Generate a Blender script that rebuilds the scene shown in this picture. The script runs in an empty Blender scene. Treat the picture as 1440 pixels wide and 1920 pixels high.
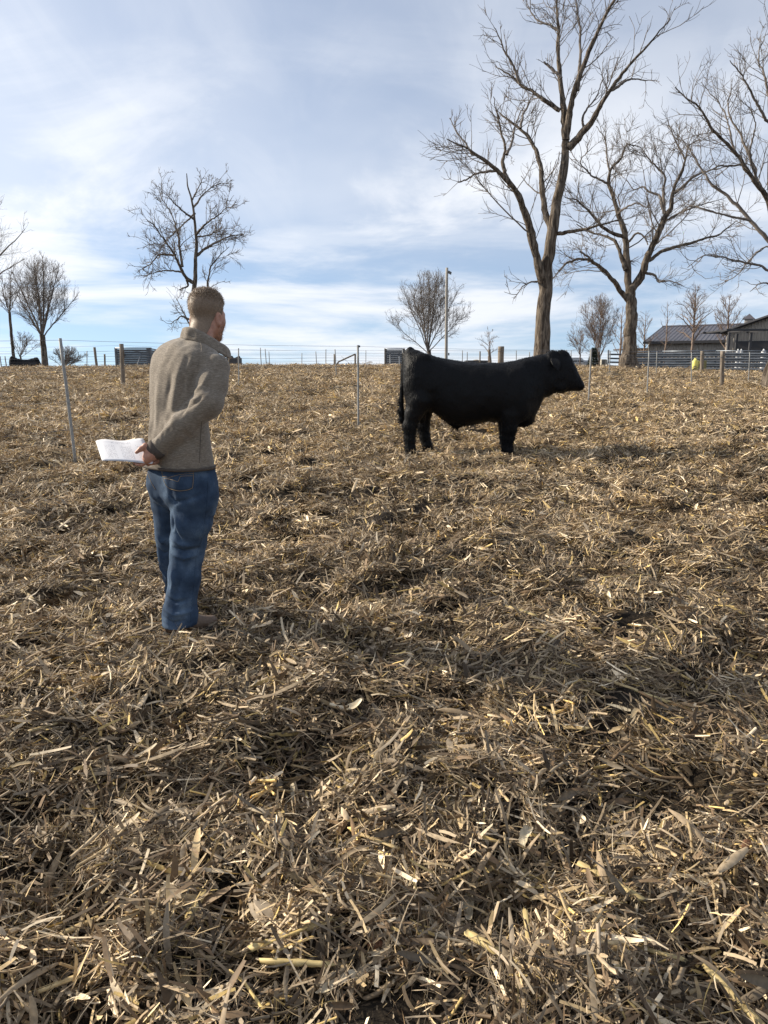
import bpy, math, random
import numpy as np
from mathutils import Vector, Matrix
from mathutils.bvhtree import BVHTree

random.seed(7)
RNG = np.random.default_rng(11)
SC = bpy.context.scene
COL = SC.collection

# ------------------------------------------------------------------ camera
CAM_H = 1.57
PITCH = math.radians(10.62)
LENS = 26.0
FPX = LENS / 36.0 * 1920.0
cam_data = bpy.data.cameras.new('camera')
cam = bpy.data.objects.new('camera', cam_data)
COL.objects.link(cam)
cam.location = (0, 0, CAM_H)
cam.rotation_euler = (math.pi / 2 - PITCH, 0, 0)
cam_data.sensor_fit = 'VERTICAL'
cam_data.sensor_height = 36.0
cam_data.sensor_width = 36.0
cam_data.lens = LENS
cam_data.clip_start = 0.05
cam_data.clip_end = 8000
SC.camera = cam

# ------------------------------------------------------------------ sun and sky
SUN_AZ = math.radians(74)      # to the left of the view direction
SUN_EL = math.radians(27)
SUN_DIR = Vector((-math.sin(SUN_AZ) * math.cos(SUN_EL), math.cos(SUN_AZ) * math.cos(SUN_EL), math.sin(SUN_EL)))
sun_data = bpy.data.lights.new('sun', 'SUN')
sun_data.energy = 5.0
sun_data.angle = math.radians(2.0)
sun_data.color = (1.0, 0.90, 0.74)
sun = bpy.data.objects.new('sun', sun_data)
COL.objects.link(sun)
sun.rotation_euler = SUN_DIR.to_track_quat('Z', 'Y').to_euler()
sun.location = (-20, 10, 20)

world = bpy.data.worlds.new('World')
SC.world = world
world.use_nodes = True
wn, wl = world.node_tree.nodes, world.node_tree.links
wn.clear()


def N(nodes, typ, **kw):
    n = nodes.new(typ)
    for k, v in kw.items():
        setattr(n, k, v)
    return n


def math_node(nodes, links, op, a, b=None, c=None, clamp=False):
    n = nodes.new('ShaderNodeMath')
    n.operation = op
    n.use_clamp = clamp
    for i, v in enumerate((a, b, c)):
        if v is None:
            continue
        if isinstance(v, (int, float)):
            n.inputs[i].default_value = v
        else:
            links.new(v, n.inputs[i])
    return n.outputs[0]


def build_sky():
    out = N(wn, 'ShaderNodeOutputWorld')
    bg = N(wn, 'ShaderNodeBackground')
    bg.inputs['Strength'].default_value = 0.088
    sky = N(wn, 'ShaderNodeTexSky', sky_type='NISHITA')
    sky.sun_disc = False
    sky.sun_elevation = SUN_EL
    sky.sun_rotation = -SUN_AZ
    sky.altitude = 300
    sky.air_density = 1.0
    sky.dust_density = 0.1
    sky.ozone_density = 1.6
    tc = N(wn, 'ShaderNodeTexCoord')
    sep = N(wn, 'ShaderNodeSeparateXYZ')
    wl.new(tc.outputs['Generated'], sep.inputs[0])
    z = math_node(wn, wl, 'MAXIMUM', sep.outputs['Z'], 0.0)
    zz = math_node(wn, wl, 'ADD', z, 0.22)
    px = math_node(wn, wl, 'DIVIDE', sep.outputs['X'], zz)
    py = math_node(wn, wl, 'DIVIDE', sep.outputs['Y'], zz)
    comb = N(wn, 'ShaderNodeCombineXYZ')
    wl.new(px, comb.inputs[0]); wl.new(py, comb.inputs[1])

    def layer(loc, rot, scale, nscale, detail, rough, dist, lo, hi):
        mp = N(wn, 'ShaderNodeMapping')
        mp.inputs['Location'].default_value = loc
        mp.inputs['Rotation'].default_value = (0, 0, rot)
        mp.inputs['Scale'].default_value = scale
        wl.new(comb.outputs[0], mp.inputs[0])
        nz = N(wn, 'ShaderNodeTexNoise')
        nz.inputs['Scale'].default_value = nscale
        nz.inputs['Detail'].default_value = detail
        nz.inputs['Roughness'].default_value = rough
        nz.inputs['Distortion'].default_value = dist
        wl.new(mp.outputs[0], nz.inputs['Vector'])
        mr = N(wn, 'ShaderNodeMapRange', interpolation_type='SMOOTHSTEP')
        mr.inputs['From Min'].default_value = lo
        mr.inputs['From Max'].default_value = hi
        wl.new(nz.outputs['Fac'], mr.inputs['Value'])
        return mr.outputs[0]
    veil = layer((SKY_OFF[0], SKY_OFF[1], 0), 0.5, (0.8, 0.9, 1), 0.7, 5, 0.5, 0.5, 0.30, 0.66)
    streak = layer((3.1, 1.7, 0), 0.95, (2.4, 0.7, 1), 1.5, 8, 0.58, 0.9, 0.42, 0.74)
    puff = layer((7.4, 2.2, 0), 0.2, (0.8, 1.0, 1), 1.6, 8, 0.58, 0.5, 0.44, 0.66)
    # veil everywhere, streaks on top of it, puffs only well away from the zenith
    low = N(wn, 'ShaderNodeMapRange')
    low.inputs['From Min'].default_value = 0.42
    low.inputs['From Max'].default_value = 0.12
    wl.new(z, low.inputs['Value'])
    a = math_node(wn, wl, 'MULTIPLY_ADD', veil, 0.40, 0.27)
    b = math_node(wn, wl, 'MULTIPLY', streak, 0.12)
    c = math_node(wn, wl, 'MULTIPLY', math_node(wn, wl, 'MULTIPLY', puff, low.outputs[0]), 0.75)
    s = math_node(wn, wl, 'ADD', math_node(wn, wl, 'ADD', a, b), c)
    fac = math_node(wn, wl, 'MULTIPLY', s, 0.92, clamp=True)
    # the sheet is looked through at a slant near the horizon, so it thickens there
    slant = math_node(wn, wl, 'POWER', 2.718, math_node(wn, wl, 'MULTIPLY', z, -7.0))
    keep = math_node(wn, wl, 'MULTIPLY', math_node(wn, wl, 'SUBTRACT', 1.0, fac), math_node(wn, wl, 'MULTIPLY_ADD', slant, -0.15, 1.0))
    fac = math_node(wn, wl, 'SUBTRACT', 1.0, keep, clamp=True)
    # low on the sky the sheet breaks into level banks with clear gaps
    mpb = N(wn, 'ShaderNodeMapping'); mpb.inputs['Scale'].default_value = (1.5, 1.5, 11.0); mpb.inputs['Location'].default_value = (2.3, 0.4, 0.9)
    wl.new(tc.outputs['Generated'], mpb.inputs[0])
    nb = N(wn, 'ShaderNodeTexNoise'); nb.inputs['Scale'].default_value = 1.5; nb.inputs['Detail'].default_value = 8; nb.inputs['Roughness'].default_value = .58; nb.inputs['Distortion'].default_value = .35
    wl.new(mpb.outputs[0], nb.inputs['Vector'])
    mb_ = N(wn, 'ShaderNodeMapRange', interpolation_type='SMOOTHSTEP'); mb_.inputs['From Min'].default_value = .40; mb_.inputs['From Max'].default_value = .62
    mb_.inputs['To Min'].default_value = .18; mb_.inputs['To Max'].default_value = .95
    wl.new(nb.outputs['Fac'], mb_.inputs['Value'])
    lowm = N(wn, 'ShaderNodeMapRange', interpolation_type='SMOOTHSTEP'); lowm.inputs['From Min'].default_value = .22; lowm.inputs['From Max'].default_value = .09
    wl.new(z, lowm.inputs['Value'])
    lm_ = N(wn, 'ShaderNodeMix', data_type='FLOAT')
    wl.new(lowm.outputs[0], lm_.inputs['Factor']); wl.new(fac, lm_.inputs[2]); wl.new(mb_.outputs[0], lm_.inputs[3])
    fac = lm_.outputs[0]
    # clouds are brighter towards the sun (forward scattering)
    dot = N(wn, 'ShaderNodeVectorMath', operation='DOT_PRODUCT')
    wl.new(tc.outputs['Generated'], dot.inputs[0])
    dot.inputs[1].default_value = SUN_DIR
    g = math_node(wn, wl, 'MAXIMUM', dot.outputs['Value'], 0.0)
    g = math_node(wn, wl, 'POWER', g, 2.0)
    g = math_node(wn, wl, 'MULTIPLY_ADD', g, 1.3, 7.2)
    cc = N(wn, 'ShaderNodeVectorMath', operation='SCALE')
    cc.inputs[0].default_value = (0.955, 0.985, 1.04)
    wl.new(g, cc.inputs['Scale'])
    # cool the clear sky a little: winter air
    # the horizon itself is below the crest of the field: look the clear sky up a little above it
    lift = N(wn, 'ShaderNodeVectorMath', operation='ADD'); lift.inputs[1].default_value = (0, 0, 0.10)
    wl.new(tc.outputs['Generated'], lift.inputs[0])
    nrm = N(wn, 'ShaderNodeVectorMath', operation='NORMALIZE')
    wl.new(lift.outputs[0], nrm.inputs[0]); wl.new(nrm.outputs[0], sky.inputs['Vector'])
    tint = N(wn, 'ShaderNodeVectorMath', operation='MULTIPLY')
    wl.new(sky.outputs[0], tint.inputs[0])
    tint.inputs[1].default_value = SKY_TINT
    mix = N(wn, 'ShaderNodeMix', data_type='RGBA')
    wl.new(fac, mix.inputs['Factor'])
    wl.new(tint.outputs[0], mix.inputs[6])
    wl.new(cc.outputs[0], mix.inputs[7])
    wl.new(mix.outputs[2], bg.inputs['Color'])
    wl.new(bg.outputs[0], out.inputs['Surface'])


SKY_OFF = (0.0, 0.0)
SKY_TINT = (0.93, 0.99, 1.06)
build_sky()

vs = SC.view_settings
SC.display_settings.display_device = 'sRGB'
vs.view_transform = 'Standard'
vs.look = 'None'
vs.exposure = 0.68
vs.gamma = 1.0
vs.use_curve_mapping = False
SC.cycles.max_bounces = 6
SC.cycles.diffuse_bounces = 3
SC.cycles.transparent_max_bounces = 6
SC.cycles.use_denoising = True

# ------------------------------------------------------------------ helpers
SP, CP = math.sin(PITCH), math.cos(PITCH)


def at(px, py, Y):
    """the point at world depth Y that the photograph shows at (px, py)"""
    a = (px - 720.0) / FPX
    b = (960.0 - py) / FPX
    k = Y / (CP + b * SP)
    return np.array((a * k, Y, CAM_H + (-SP + b * CP) * k))


def mpp(py, Y):
    return Y / (CP + (960.0 - py) / FPX * SP) / FPX


def hash2(ix, iy, seed=0):
    h = (ix.astype(np.int64) * 374761393 + iy.astype(np.int64) * 668265263 + seed * 974634777) & 0xffffffff
    h = ((h ^ (h >> 13)) * 1274126177) & 0xffffffff
    return ((h ^ (h >> 16)) & 0xffffff) / float(0xffffff)


def vnoise(x, y, seed=0):
    x = np.asarray(x, float); y = np.asarray(y, float)
    ix, iy = np.floor(x), np.floor(y)
    fx, fy = x - ix, y - iy
    fx = fx * fx * fx * (fx * (fx * 6 - 15) + 10); fy = fy * fy * fy * (fy * (fy * 6 - 15) + 10)
    a = hash2(ix, iy, seed); b = hash2(ix + 1, iy, seed)
    c = hash2(ix, iy + 1, seed); d = hash2(ix + 1, iy + 1, seed)
    return (a + (b - a) * fx) * (1 - fy) + (c + (d - c) * fx) * fy - 0.5


def vnoise3(p, seed=0):
    """cheap 3D value noise from slices of the 2D one"""
    z = p[..., 2]
    iz = np.floor(z); fz = z - iz
    fz = fz * fz * (3 - 2 * fz)
    a = vnoise(p[..., 0] + iz * 17.31, p[..., 1] + iz * 9.77, seed)
    b = vnoise(p[..., 0] + (iz + 1) * 17.31, p[..., 1] + (iz + 1) * 9.77, seed)
    return a + (b - a) * fz


def ground_base(X, Y):
    X = np.asarray(X, float); Y = np.asarray(Y, float)
    s0, s1, y1, y2 = 0.055, -0.06, 29.0, 46.0
    t = np.clip(Y - y1, 0, y2 - y1)
    z = s0 * np.minimum(Y, y1) + s0 * t + (s1 - s0) * t * t / (2 * (y2 - y1))
    t2 = np.clip(Y - y2, 0, None)
    z = z + s1 * 40 * (1 - np.exp(-t2 / 40.0))
    xr = np.clip(X - 7.0, 0, 40)
    z = z - 0.036 * xr * xr / (xr + 2.0) * np.clip((Y - 8) / 12, 0, 1)
    z = z + 3.5 * np.exp(-((X - 33) / 18.0) ** 2 - ((Y - 120) / 26.0) ** 2)      # the far yard lies on its own rise
    xl = np.clip(-X - 9.0, 0, 40)
    z = z - 0.012 * xl * np.clip((Y - 12) / 20, 0, 1)
    return z


FEET = [(-1.04, 3.74, .28), (-1.24, 4.2, .25), (.35, 9.6, .5), (1.65, 9.6, .5)]


def mounds(X, Y):
    X = np.asarray(X, float); Y = np.asarray(Y, float)
    f = np.clip(1.25 - Y / 60.0, 0.3, 1)
    m = 0.10 * vnoise(X * 0.9 + 3, Y * 0.9, 1) + 0.10 * vnoise(X * 2.3, Y * 2.1 + 5, 2) + 0.11 * vnoise(X * 5.2, Y * 5.0, 3) + 0.06 * vnoise(X * 11, Y * 11, 4)
    # trodden flat where the man and the bull stand
    for fx, fy, fr in FEET:
        f = f * (1 - np.exp(-((X - fx) ** 2 + (Y - fy) ** 2) / (fr * fr)))
    return m * f


def gz(X, Y):
    return ground_base(X, Y) + mounds(X, Y)


def gz1(x, y):
    return float(gz(np.array([x]), np.array([y]))[0])


def make_mesh(name, V, F, smooth=True, col=None):
    """V (n,3); F one (m,k) array or a list of such"""
    me = bpy.data.meshes.new(name)
    V = np.ascontiguousarray(V, np.float32)
    Fs = F if isinstance(F, list) else [F]
    Fs = [np.asarray(f, np.int32) for f in Fs if len(f)]
    loops = np.concatenate([f.ravel() for f in Fs])
    sizes = np.concatenate([np.full(len(f), f.shape[1], np.int32) for f in Fs])
    starts = np.concatenate([[0], np.cumsum(sizes)[:-1]]).astype(np.int32)
    me.vertices.add(len(V)); me.vertices.foreach_set('co', V.ravel())
    me.loops.add(len(loops)); me.loops.foreach_set('vertex_index', loops.astype(np.int32))
    me.polygons.add(len(sizes)); me.polygons.foreach_set('loop_start', starts); me.polygons.foreach_set('loop_total', sizes)
    me.polygons.foreach_set('use_smooth', np.full(len(sizes), bool(smooth)))
    if col is not None:
        ca = me.color_attributes.new('Col', 'FLOAT_COLOR', 'POINT')
        c4 = np.ones((len(V), 4), np.float32); c4[:, :3] = col
        ca.data.foreach_set('color', c4.ravel())
    me.update(calc_edges=True)
    me.validate()
    return me


def tag(o, label=None, cat=None, group=None, kind=None):
    if label: o['label'] = label
    if cat: o['category'] = cat
    if group: o['group'] = group
    if kind: o['kind'] = kind
    return o


def obj(name, me, mat=None, parent=None):
    o = bpy.data.objects.new(name, me)
    COL.objects.link(o)
    if mat is not None and me is not None and not me.materials:
        me.materials.append(mat)
    if parent is not None:
        o.parent = parent
        o.matrix_parent_inverse = parent.matrix_basis.inverted()
    return o


def empty(name, loc=(0, 0, 0), rz=0.0):
    o = bpy.data.objects.new(name, None)
    o.empty_display_size = 0.1
    COL.objects.link(o)
    o.location = Vector([float(v) for v in loc])
    o.rotation_euler = (0, 0, rz)
    return o


class MB:
    """collects boxes, bars and lofts into one mesh"""
    def __init__(self):
        self.V, self.F = [], {}
        self.n = 0

    def add(self, V, F):
        V = np.asarray(V, float)
        self.V.append(V)
        for f in (F if isinstance(F, list) else [F]):
            f = np.asarray(f, int)
            self.F.setdefault(f.shape[1], []).append(f + self.n)
        self.n += len(V)
        return self

    def box(self, c, s, rz=0.0, bev=0.0, ax=None):
        """box with centre c and size s; a small bevel as an inset octagon-like box"""
        hx, hy, hz = s[0] / 2, s[1] / 2, s[2] / 2
        if bev <= 0:
            V = np.array([(x, y, z) for z in (-hz, hz) for y in (-hy, hy) for x in (-hx, hx)], float)
            F = np.array([(0, 2, 3, 1), (4, 5, 7, 6), (0, 1, 5, 4), (2, 6, 7, 3), (0, 4, 6, 2), (1, 3, 7, 5)])
        else:
            b = min(bev, hx * .9, hy * .9, hz * .9)
            ring = [(-hx + b, -hy), (hx - b, -hy), (hx, -hy + b), (hx, hy - b), (hx - b, hy), (-hx + b, hy), (-hx, hy - b), (-hx, -hy + b)]
            inn = [(x * (hx - b) / hx, y * (hy - b) / hy) for x, y in ring]
            L = [[(x, y, -hz) for x, y in inn], [(x, y, -hz + b) for x, y in ring], [(x, y, hz - b) for x, y in ring], [(x, y, hz) for x, y in inn]]
            V = np.array(sum(L, []), float)
            F = []
            for k in range(3):
                for i in range(8):
                    j = (i + 1) % 8
                    F.append((k * 8 + i, k * 8 + j, k * 8 + 8 + j, k * 8 + 8 + i))
            F = [np.array(F), np.array([list(range(7, -1, -1)), list(range(24, 32))])]
        if ax is not None:
            V = V @ np.asarray(ax, float)
        c_, s_ = math.cos(rz), math.sin(rz)
        V = V @ np.array([[c_, s_, 0], [-s_, c_, 0], [0, 0, 1]]) + np.asarray(c, float)
        return self.add(V, F)

    def tube(self, pts, r, sides=8, cap=True):
        P = np.asarray(pts, float)[None]
        R = np.broadcast_to(np.asarray(r, float), (1, P.shape[1]))
        V, F = tubes(P, R, sides)
        self.add(V, F)
        if cap:
            n = P.shape[1]
            base = self.n - len(V)
            self.F.setdefault(sides, []).append(np.array([[base + i for i in range(sides)][::-1], [base + (n - 1) * sides + i for i in range(sides)]]))
        return self

    def mesh(self, name, smooth=False):
        return make_mesh(name, np.concatenate(self.V), [np.concatenate(f) for f in self.F.values()], smooth)

    def build(self, name, mat, parent=None, smooth=False):
        return obj(name, self.mesh(name, smooth), mat, parent)


def tubes(P, R, sides):
    """P (B,N,3) centre lines, R (B,N) radii -> verts, quads"""
    B, n, _ = P.shape
    T = np.gradient(P, axis=1)
    T /= np.linalg.norm(T, axis=2, keepdims=True) + 1e-12
    mean = T.mean(axis=1)
    ref = np.where(np.abs(mean[:, 2:3]) < 0.8, np.array([[0, 0, 1.0]]), np.array([[1.0, 0, 0]]))[:, None, :]
    U = np.cross(T, np.broadcast_to(ref, T.shape)); U /= np.linalg.norm(U, axis=2, keepdims=True) + 1e-12
    W = np.cross(T, U)
    a = np.arange(sides) * 2 * np.pi / sides
    ca, sa = np.cos(a)[None, None, :, None], np.sin(a)[None, None, :, None]
    V = P[:, :, None, :] + R[:, :, None, None] * (ca * U[:, :, None, :] + sa * W[:, :, None, :])
    idx = np.arange(B * n * sides).reshape(B, n, sides)
    nx = np.roll(idx, -1, axis=2)
    F = np.stack([idx[:, :-1], nx[:, :-1], nx[:, 1:], idx[:, 1:]], axis=-1).reshape(-1, 4)
    return V.reshape(-1, 3), F


# ------------------------------------------------------------------ materials
def new_mat(name):
    m = bpy.data.materials.new(name)
    m.use_nodes = True
    nt = m.node_tree
    bs = nt.nodes['Principled BSDF']
    return m, nt.nodes, nt.links, bs


def mat(name, c1, c2=None, scale=8.0, rough=0.7, metal=0.0, detail=5, stretch=(1, 1, 1), bump=0.0, bscale=None, spec=0.4, coords='Object', lo=0.35, hi=0.65, sheen=0.0):
    m, nn, ll, bs = new_mat(name)
    bs.inputs['Roughness'].default_value = rough
    bs.inputs['Metallic'].default_value = metal
    bs.inputs['Specular IOR Level'].default_value = spec
    if sheen:
        bs.inputs['Sheen Weight'].default_value = sheen
    bs.inputs['Base Color'].default_value = (*c1, 1)
    if c2 is None and not bump:
        return m
    tc = nn.new('ShaderNodeTexCoord')
    mp = nn.new('ShaderNodeMapping')
    mp.inputs['Scale'].default_value = stretch
    ll.new(tc.outputs[coords], mp.inputs[0])
    nz = nn.new('ShaderNodeTexNoise')
    nz.inputs['Scale'].default_value = scale
    nz.inputs['Detail'].default_value = detail
    nz.inputs['Roughness'].default_value = 0.6
    ll.new(mp.outputs[0], nz.inputs['Vector'])
    if c2 is not None:
        mr = nn.new('ShaderNodeMapRange')
        mr.inputs['From Min'].default_value = lo
        mr.inputs['From Max'].default_value = hi
        ll.new(nz.outputs['Fac'], mr.inputs['Value'])
        mx = nn.new('ShaderNodeMix'); mx.data_type = 'RGBA'
        mx.inputs[6].default_value = (*c1, 1); mx.inputs[7].default_value = (*c2, 1)
        ll.new(mr.outputs[0], mx.inputs['Factor'])
        ll.new(mx.outputs[2], bs.inputs['Base Color'])
    if bump:
        bz = nn.new('ShaderNodeTexNoise')
        bz.inputs['Scale'].default_value = bscale or scale
        bz.inputs['Detail'].default_value = 4
        ll.new(mp.outputs[0], bz.inputs['Vector'])
        bp = nn.new('ShaderNodeBump')
        bp.inputs['Strength'].default_value = bump
        bp.inputs['Distance'].default_value = 0.01
        ll.new(bz.outputs['Fac'], bp.inputs['Height'])
        ll.new(bp.outputs[0], bs.inputs['Normal'])
    return m


# ------------------------------------------------------------------ ground
def grow_axis(start, stop, step, grow, limit):
    out = [start]
    while out[-1] < stop:
        out.append(out[-1] + step)
    while out[-1] < limit:
        step *= grow
        out.append(out[-1] + step)
    return out


def build_ground():
    ys = [-200, -60, -20, -8, -4, -2, -1, -0.4] + grow_axis(0.0, 9.0, 0.05, 1.045, 4000)
    xp = grow_axis(0.0, 4.5, 0.055, 1.06, 3500)
    xs = [-v for v in xp[:0:-1]] + xp
    X, Y = np.meshgrid(np.array(xs), np.array(ys))
    Z = gz(X, Y)
    V = np.stack([X, Y, Z], -1).reshape(-1, 3)
    ny, nx = X.shape
    idx = np.arange(ny * nx).reshape(ny, nx)
    F = np.stack([idx[:-1, :-1], idx[:-1, 1:], idx[1:, 1:], idx[1:, :-1]], -1).reshape(-1, 4)
    m, nn, ll, bs = new_mat('soil_and_chaff')
    tc = nn.new('ShaderNodeTexCoord')
    n1 = nn.new('ShaderNodeTexNoise'); n1.inputs['Scale'].default_value = 55; n1.inputs['Detail'].default_value = 6; n1.inputs['Roughness'].default_value = .7
    n2 = nn.new('ShaderNodeTexNoise'); n2.inputs['Scale'].default_value = 2.2; n2.inputs['Detail'].default_value = 5
    for n in (n1, n2):
        ll.new(tc.outputs['Object'], n.inputs['Vector'])
    r = nn.new('ShaderNodeValToRGB')
    e = r.color_ramp.elements
    e[0].position = 0.38; e[0].color = (0.012, 0.009, 0.007, 1)
    e[1].position = 0.66; e[1].color = (0.06, 0.044, 0.028, 1)
    k = e.new(0.5); k.color = (0.02, 0.0155, 0.011, 1)
    s = math_node(nn, ll, 'MULTIPLY_ADD', n2.outputs['Fac'], 0.35, -0.175)
    s = math_node(nn, ll, 'ADD', s, n1.outputs['Fac'])
    ll.new(s, r.inputs[0]); ll.new(r.outputs[0], bs.inputs['Base Color'])
    bs.inputs['Roughness'].default_value = .95
    bs.inputs['Specular IOR Level'].default_value = .15
    bp = nn.new('ShaderNodeBump'); bp.inputs['Strength'].default_value = .7; bp.inputs['Distance'].default_value = .02
    ll.new(n1.outputs['Fac'], bp.inputs['Height']); ll.new(bp.outputs[0], bs.inputs['Normal'])
    o = obj('ground', make_mesh('ground', V, F), m)
    tag(o, 'dark soil of the sloping field under the corn stover', 'ground', kind='structure')


build_ground()

# ------------------------------------------------------------------ corn stover
PAL = 1.42 * np.array([1.0, .985, .985]) * np.array([(.40, .30, .165), (.34, .265, .17), (.27, .205, .13), (.155, .105, .06), (.205, .165, .115), (.58, .48, .33), (.52, .38, .15), (.10, .072, .045)])
PALW = np.array([.19, .17, .14, .15, .13, .11, .05, .06])
DIRTW = np.array([.12, .12, .12, .22, .15, .06, .03, .18])


def stover_material():
    m, nn, ll, bs = new_mat('corn_stover')
    at_ = nn.new('ShaderNodeAttribute'); at_.attribute_name = 'Col'
    oi = nn.new('ShaderNodeObjectInfo')
    hsv = nn.new('ShaderNodeHueSaturation')
    v = math_node(nn, ll, 'MULTIPLY_ADD', oi.outputs['Random'], 0.55, 0.72)
    ll.new(v, hsv.inputs['Value'])
    ll.new(at_.outputs['Color'], hsv.inputs['Color'])
    hsv.inputs['Saturation'].default_value = 1.0
    tc = nn.new('ShaderNodeTexCoord')
    nz = nn.new('ShaderNodeTexNoise'); nz.inputs['Scale'].default_value = 70; nz.inputs['Detail'].default_value = 3
    ll.new(tc.outputs['Object'], nz.inputs['Vector'])
    f = math_node(nn, ll, 'MULTIPLY_ADD', nz.outputs['Fac'], 1.1, 0.45)
    sc = nn.new('ShaderNodeVectorMath'); sc.operation = 'SCALE'
    ll.new(hsv.outputs[0], sc.inputs[0]); ll.new(f, sc.inputs['Scale'])
    ll.new(sc.outputs[0], bs.inputs['Base Color'])
    bs.inputs['Roughness'].default_value = .62
    bs.inputs['Specular IOR Level'].default_value = .3
    tr = nn.new('ShaderNodeBsdfTranslucent')
    ll.new(sc.outputs[0], tr.inputs['Color'])
    mx = nn.new('ShaderNodeMixShader'); mx.inputs[0].default_value = .09
    ll.new(bs.outputs[0], mx.inputs[1]); ll.new(tr.outputs[0], mx.inputs[2])
    ll.new(mx.outputs[0], nn['Material Output'].inputs['Surface'])
    return m


STOVER = stover_material()


def strip(rng, L, W, bend, curl, n=4, taper=0.3, cup=0.0):
    """a flat shred: n cross sections; bend up or down in an arc, curl sideways, cup makes it a trough of 3 points across"""
    t = np.linspace(0, 1, n)
    ang = bend * (t - .5)
    yaw = curl * (t - .5)
    seg = L / (n - 1)
    d = np.stack([np.cos(ang) * np.cos(yaw), np.cos(ang) * np.sin(yaw), np.sin(ang)], -1)
    P = np.concatenate([[np.zeros(3)], np.cumsum(d[:-1] * seg, 0)]); P -= P.mean(0)
    side = np.stack([-np.sin(yaw), np.cos(yaw), np.zeros(n)], -1)
    tw = rng.uniform(-.8, .8) * (t - .5)
    up = np.cross(d, side)
    s2 = side * np.cos(tw)[:, None] + up * np.sin(tw)[:, None]
    w = W / 2 * (1 - (1 - taper) * np.abs(2 * t - 1) ** 2.5)[:, None]
    if cup:
        V = np.stack([P - s2 * w, P - up * cup * W, P + s2 * w], 1).reshape(-1, 3)
        F = []
        for i in range(n - 1):
            for j in range(2):
                F.append((i * 3 + j, i * 3 + j + 1, i * 3 + 4 + j, i * 3 + 3 + j))
    else:
        V = np.stack([P - s2 * w, P + s2 * w], 1).reshape(-1, 3)
        F = [(i * 2, i * 2 + 1, i * 2 + 3, i * 2 + 2) for i in range(n - 1)]
    return V, np.array(F)


def chip(rng, L, W, sides=5):
    """a broken stalk piece: short faceted rod with ragged ends"""
    P = np.array([[(-L / 2, 0, 0), (-L * .1, rng.normal(0, .003), rng.normal(0, .003)), (L / 2, 0, 0)]])
    V, F = tubes(P, np.full((1, 3), W / 2), sides)
    V[:, 2] *= rng.uniform(.45, 1)
    V[:sides, 0] += rng.uniform(-1, 1, sides) * W * .6
    V[-sides:, 0] += rng.uniform(-1, 1, sides) * W * .6
    return V, F


def rot_random(rng, V, pitch, spread=9):
    a, b, c = (rng.uniform(0, 2 * np.pi) if spread > 5 else rng.normal(0, spread) + np.pi * rng.integers(2)), rng.normal(0, pitch), rng.uniform(-.9, .9)
    ca, sa, cb, sb, cc, sc_ = math.cos(a), math.sin(a), math.cos(b), math.sin(b), math.cos(c), math.sin(c)
    Rx = np.array([[1, 0, 0], [0, cc, -sc_], [0, sc_, cc]])
    Ry = np.array([[cb, 0, sb], [0, 1, 0], [-sb, 0, cb]])
    Rz = np.array([[ca, -sa, 0], [sa, ca, 0], [0, 0, 1]])
    return V @ (Rz @ Ry @ Rx).T


def make_clump(i, kind, dirty=False):
    rng = np.random.default_rng(100 + i)
    Vs, Fs, Cs, n = [], [], [], 0
    count = {'fine': 84, 'mixed': 66, 'leafy': 44, 'tuft': 58}[kind]
    rad = .125
    for k in range(count):
        u = rng.random()
        if kind == 'fine':
            typ = 'fibre' if u < .68 else ('shred' if u < .95 else 'chip')
        elif kind == 'mixed':
            typ = 'fibre' if u < .52 else ('shred' if u < .84 else ('chip' if u < .95 else 'leaf'))
        elif kind == 'leafy':
            typ = 'fibre' if u < .38 else ('shred' if u < .74 else ('leaf' if u < .93 else 'chip'))
        else:
            typ = 'fibre' if u < .6 else 'shred'
        if typ == 'fibre':
            V, F = strip(rng, rng.uniform(.025, .105), rng.uniform(.0012, .003), rng.uniform(-1.0, 1.0), rng.uniform(-1.2, 1.2), 4)
        elif typ == 'shred':
            V, F = strip(rng, rng.uniform(.025, .10) + .07 * rng.random() ** 3, rng.uniform(.003, .0105), rng.uniform(-.6, .6), rng.uniform(-.5, .5), 4, rng.uniform(.4, 1))
        elif typ == 'leaf':
            V, F = strip(rng, rng.uniform(.05, .17), rng.uniform(.010, .023), rng.uniform(-1.1, 1.1), rng.uniform(-.6, .6), 5, rng.uniform(.1, .5), rng.uniform(-.3, .3))
        else:
            V, F = chip(rng, rng.uniform(.03, .12), rng.uniform(.005, .013))
        V = rot_random(rng, V, .75 if kind == 'tuft' else .36, 9 if kind == 'tuft' else .75)
        r = rad * math.sqrt(rng.random()); a = rng.uniform(0, 2 * math.pi)
        h = rng.uniform(-.01, .042) if kind != 'tuft' else rng.uniform(.0, .065)
        V = V + np.array([r * math.cos(a), r * math.sin(a), h])
        c = PAL[rng.choice(len(PAL), p=DIRTW if dirty else PALW)] * rng.uniform(.62, 1.3) * (.66 if dirty else 1)
        Vs.append(V); Fs.append(F + n); n += len(V)
        Cs.append(np.broadcast_to(c, V.shape))
    me = make_mesh('stover_clump', np.concatenate(Vs), np.concatenate(Fs), True, np.concatenate(Cs))
    me.materials.append(STOVER)
    return bpy.data.objects.new('stover_clump', me)


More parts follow.
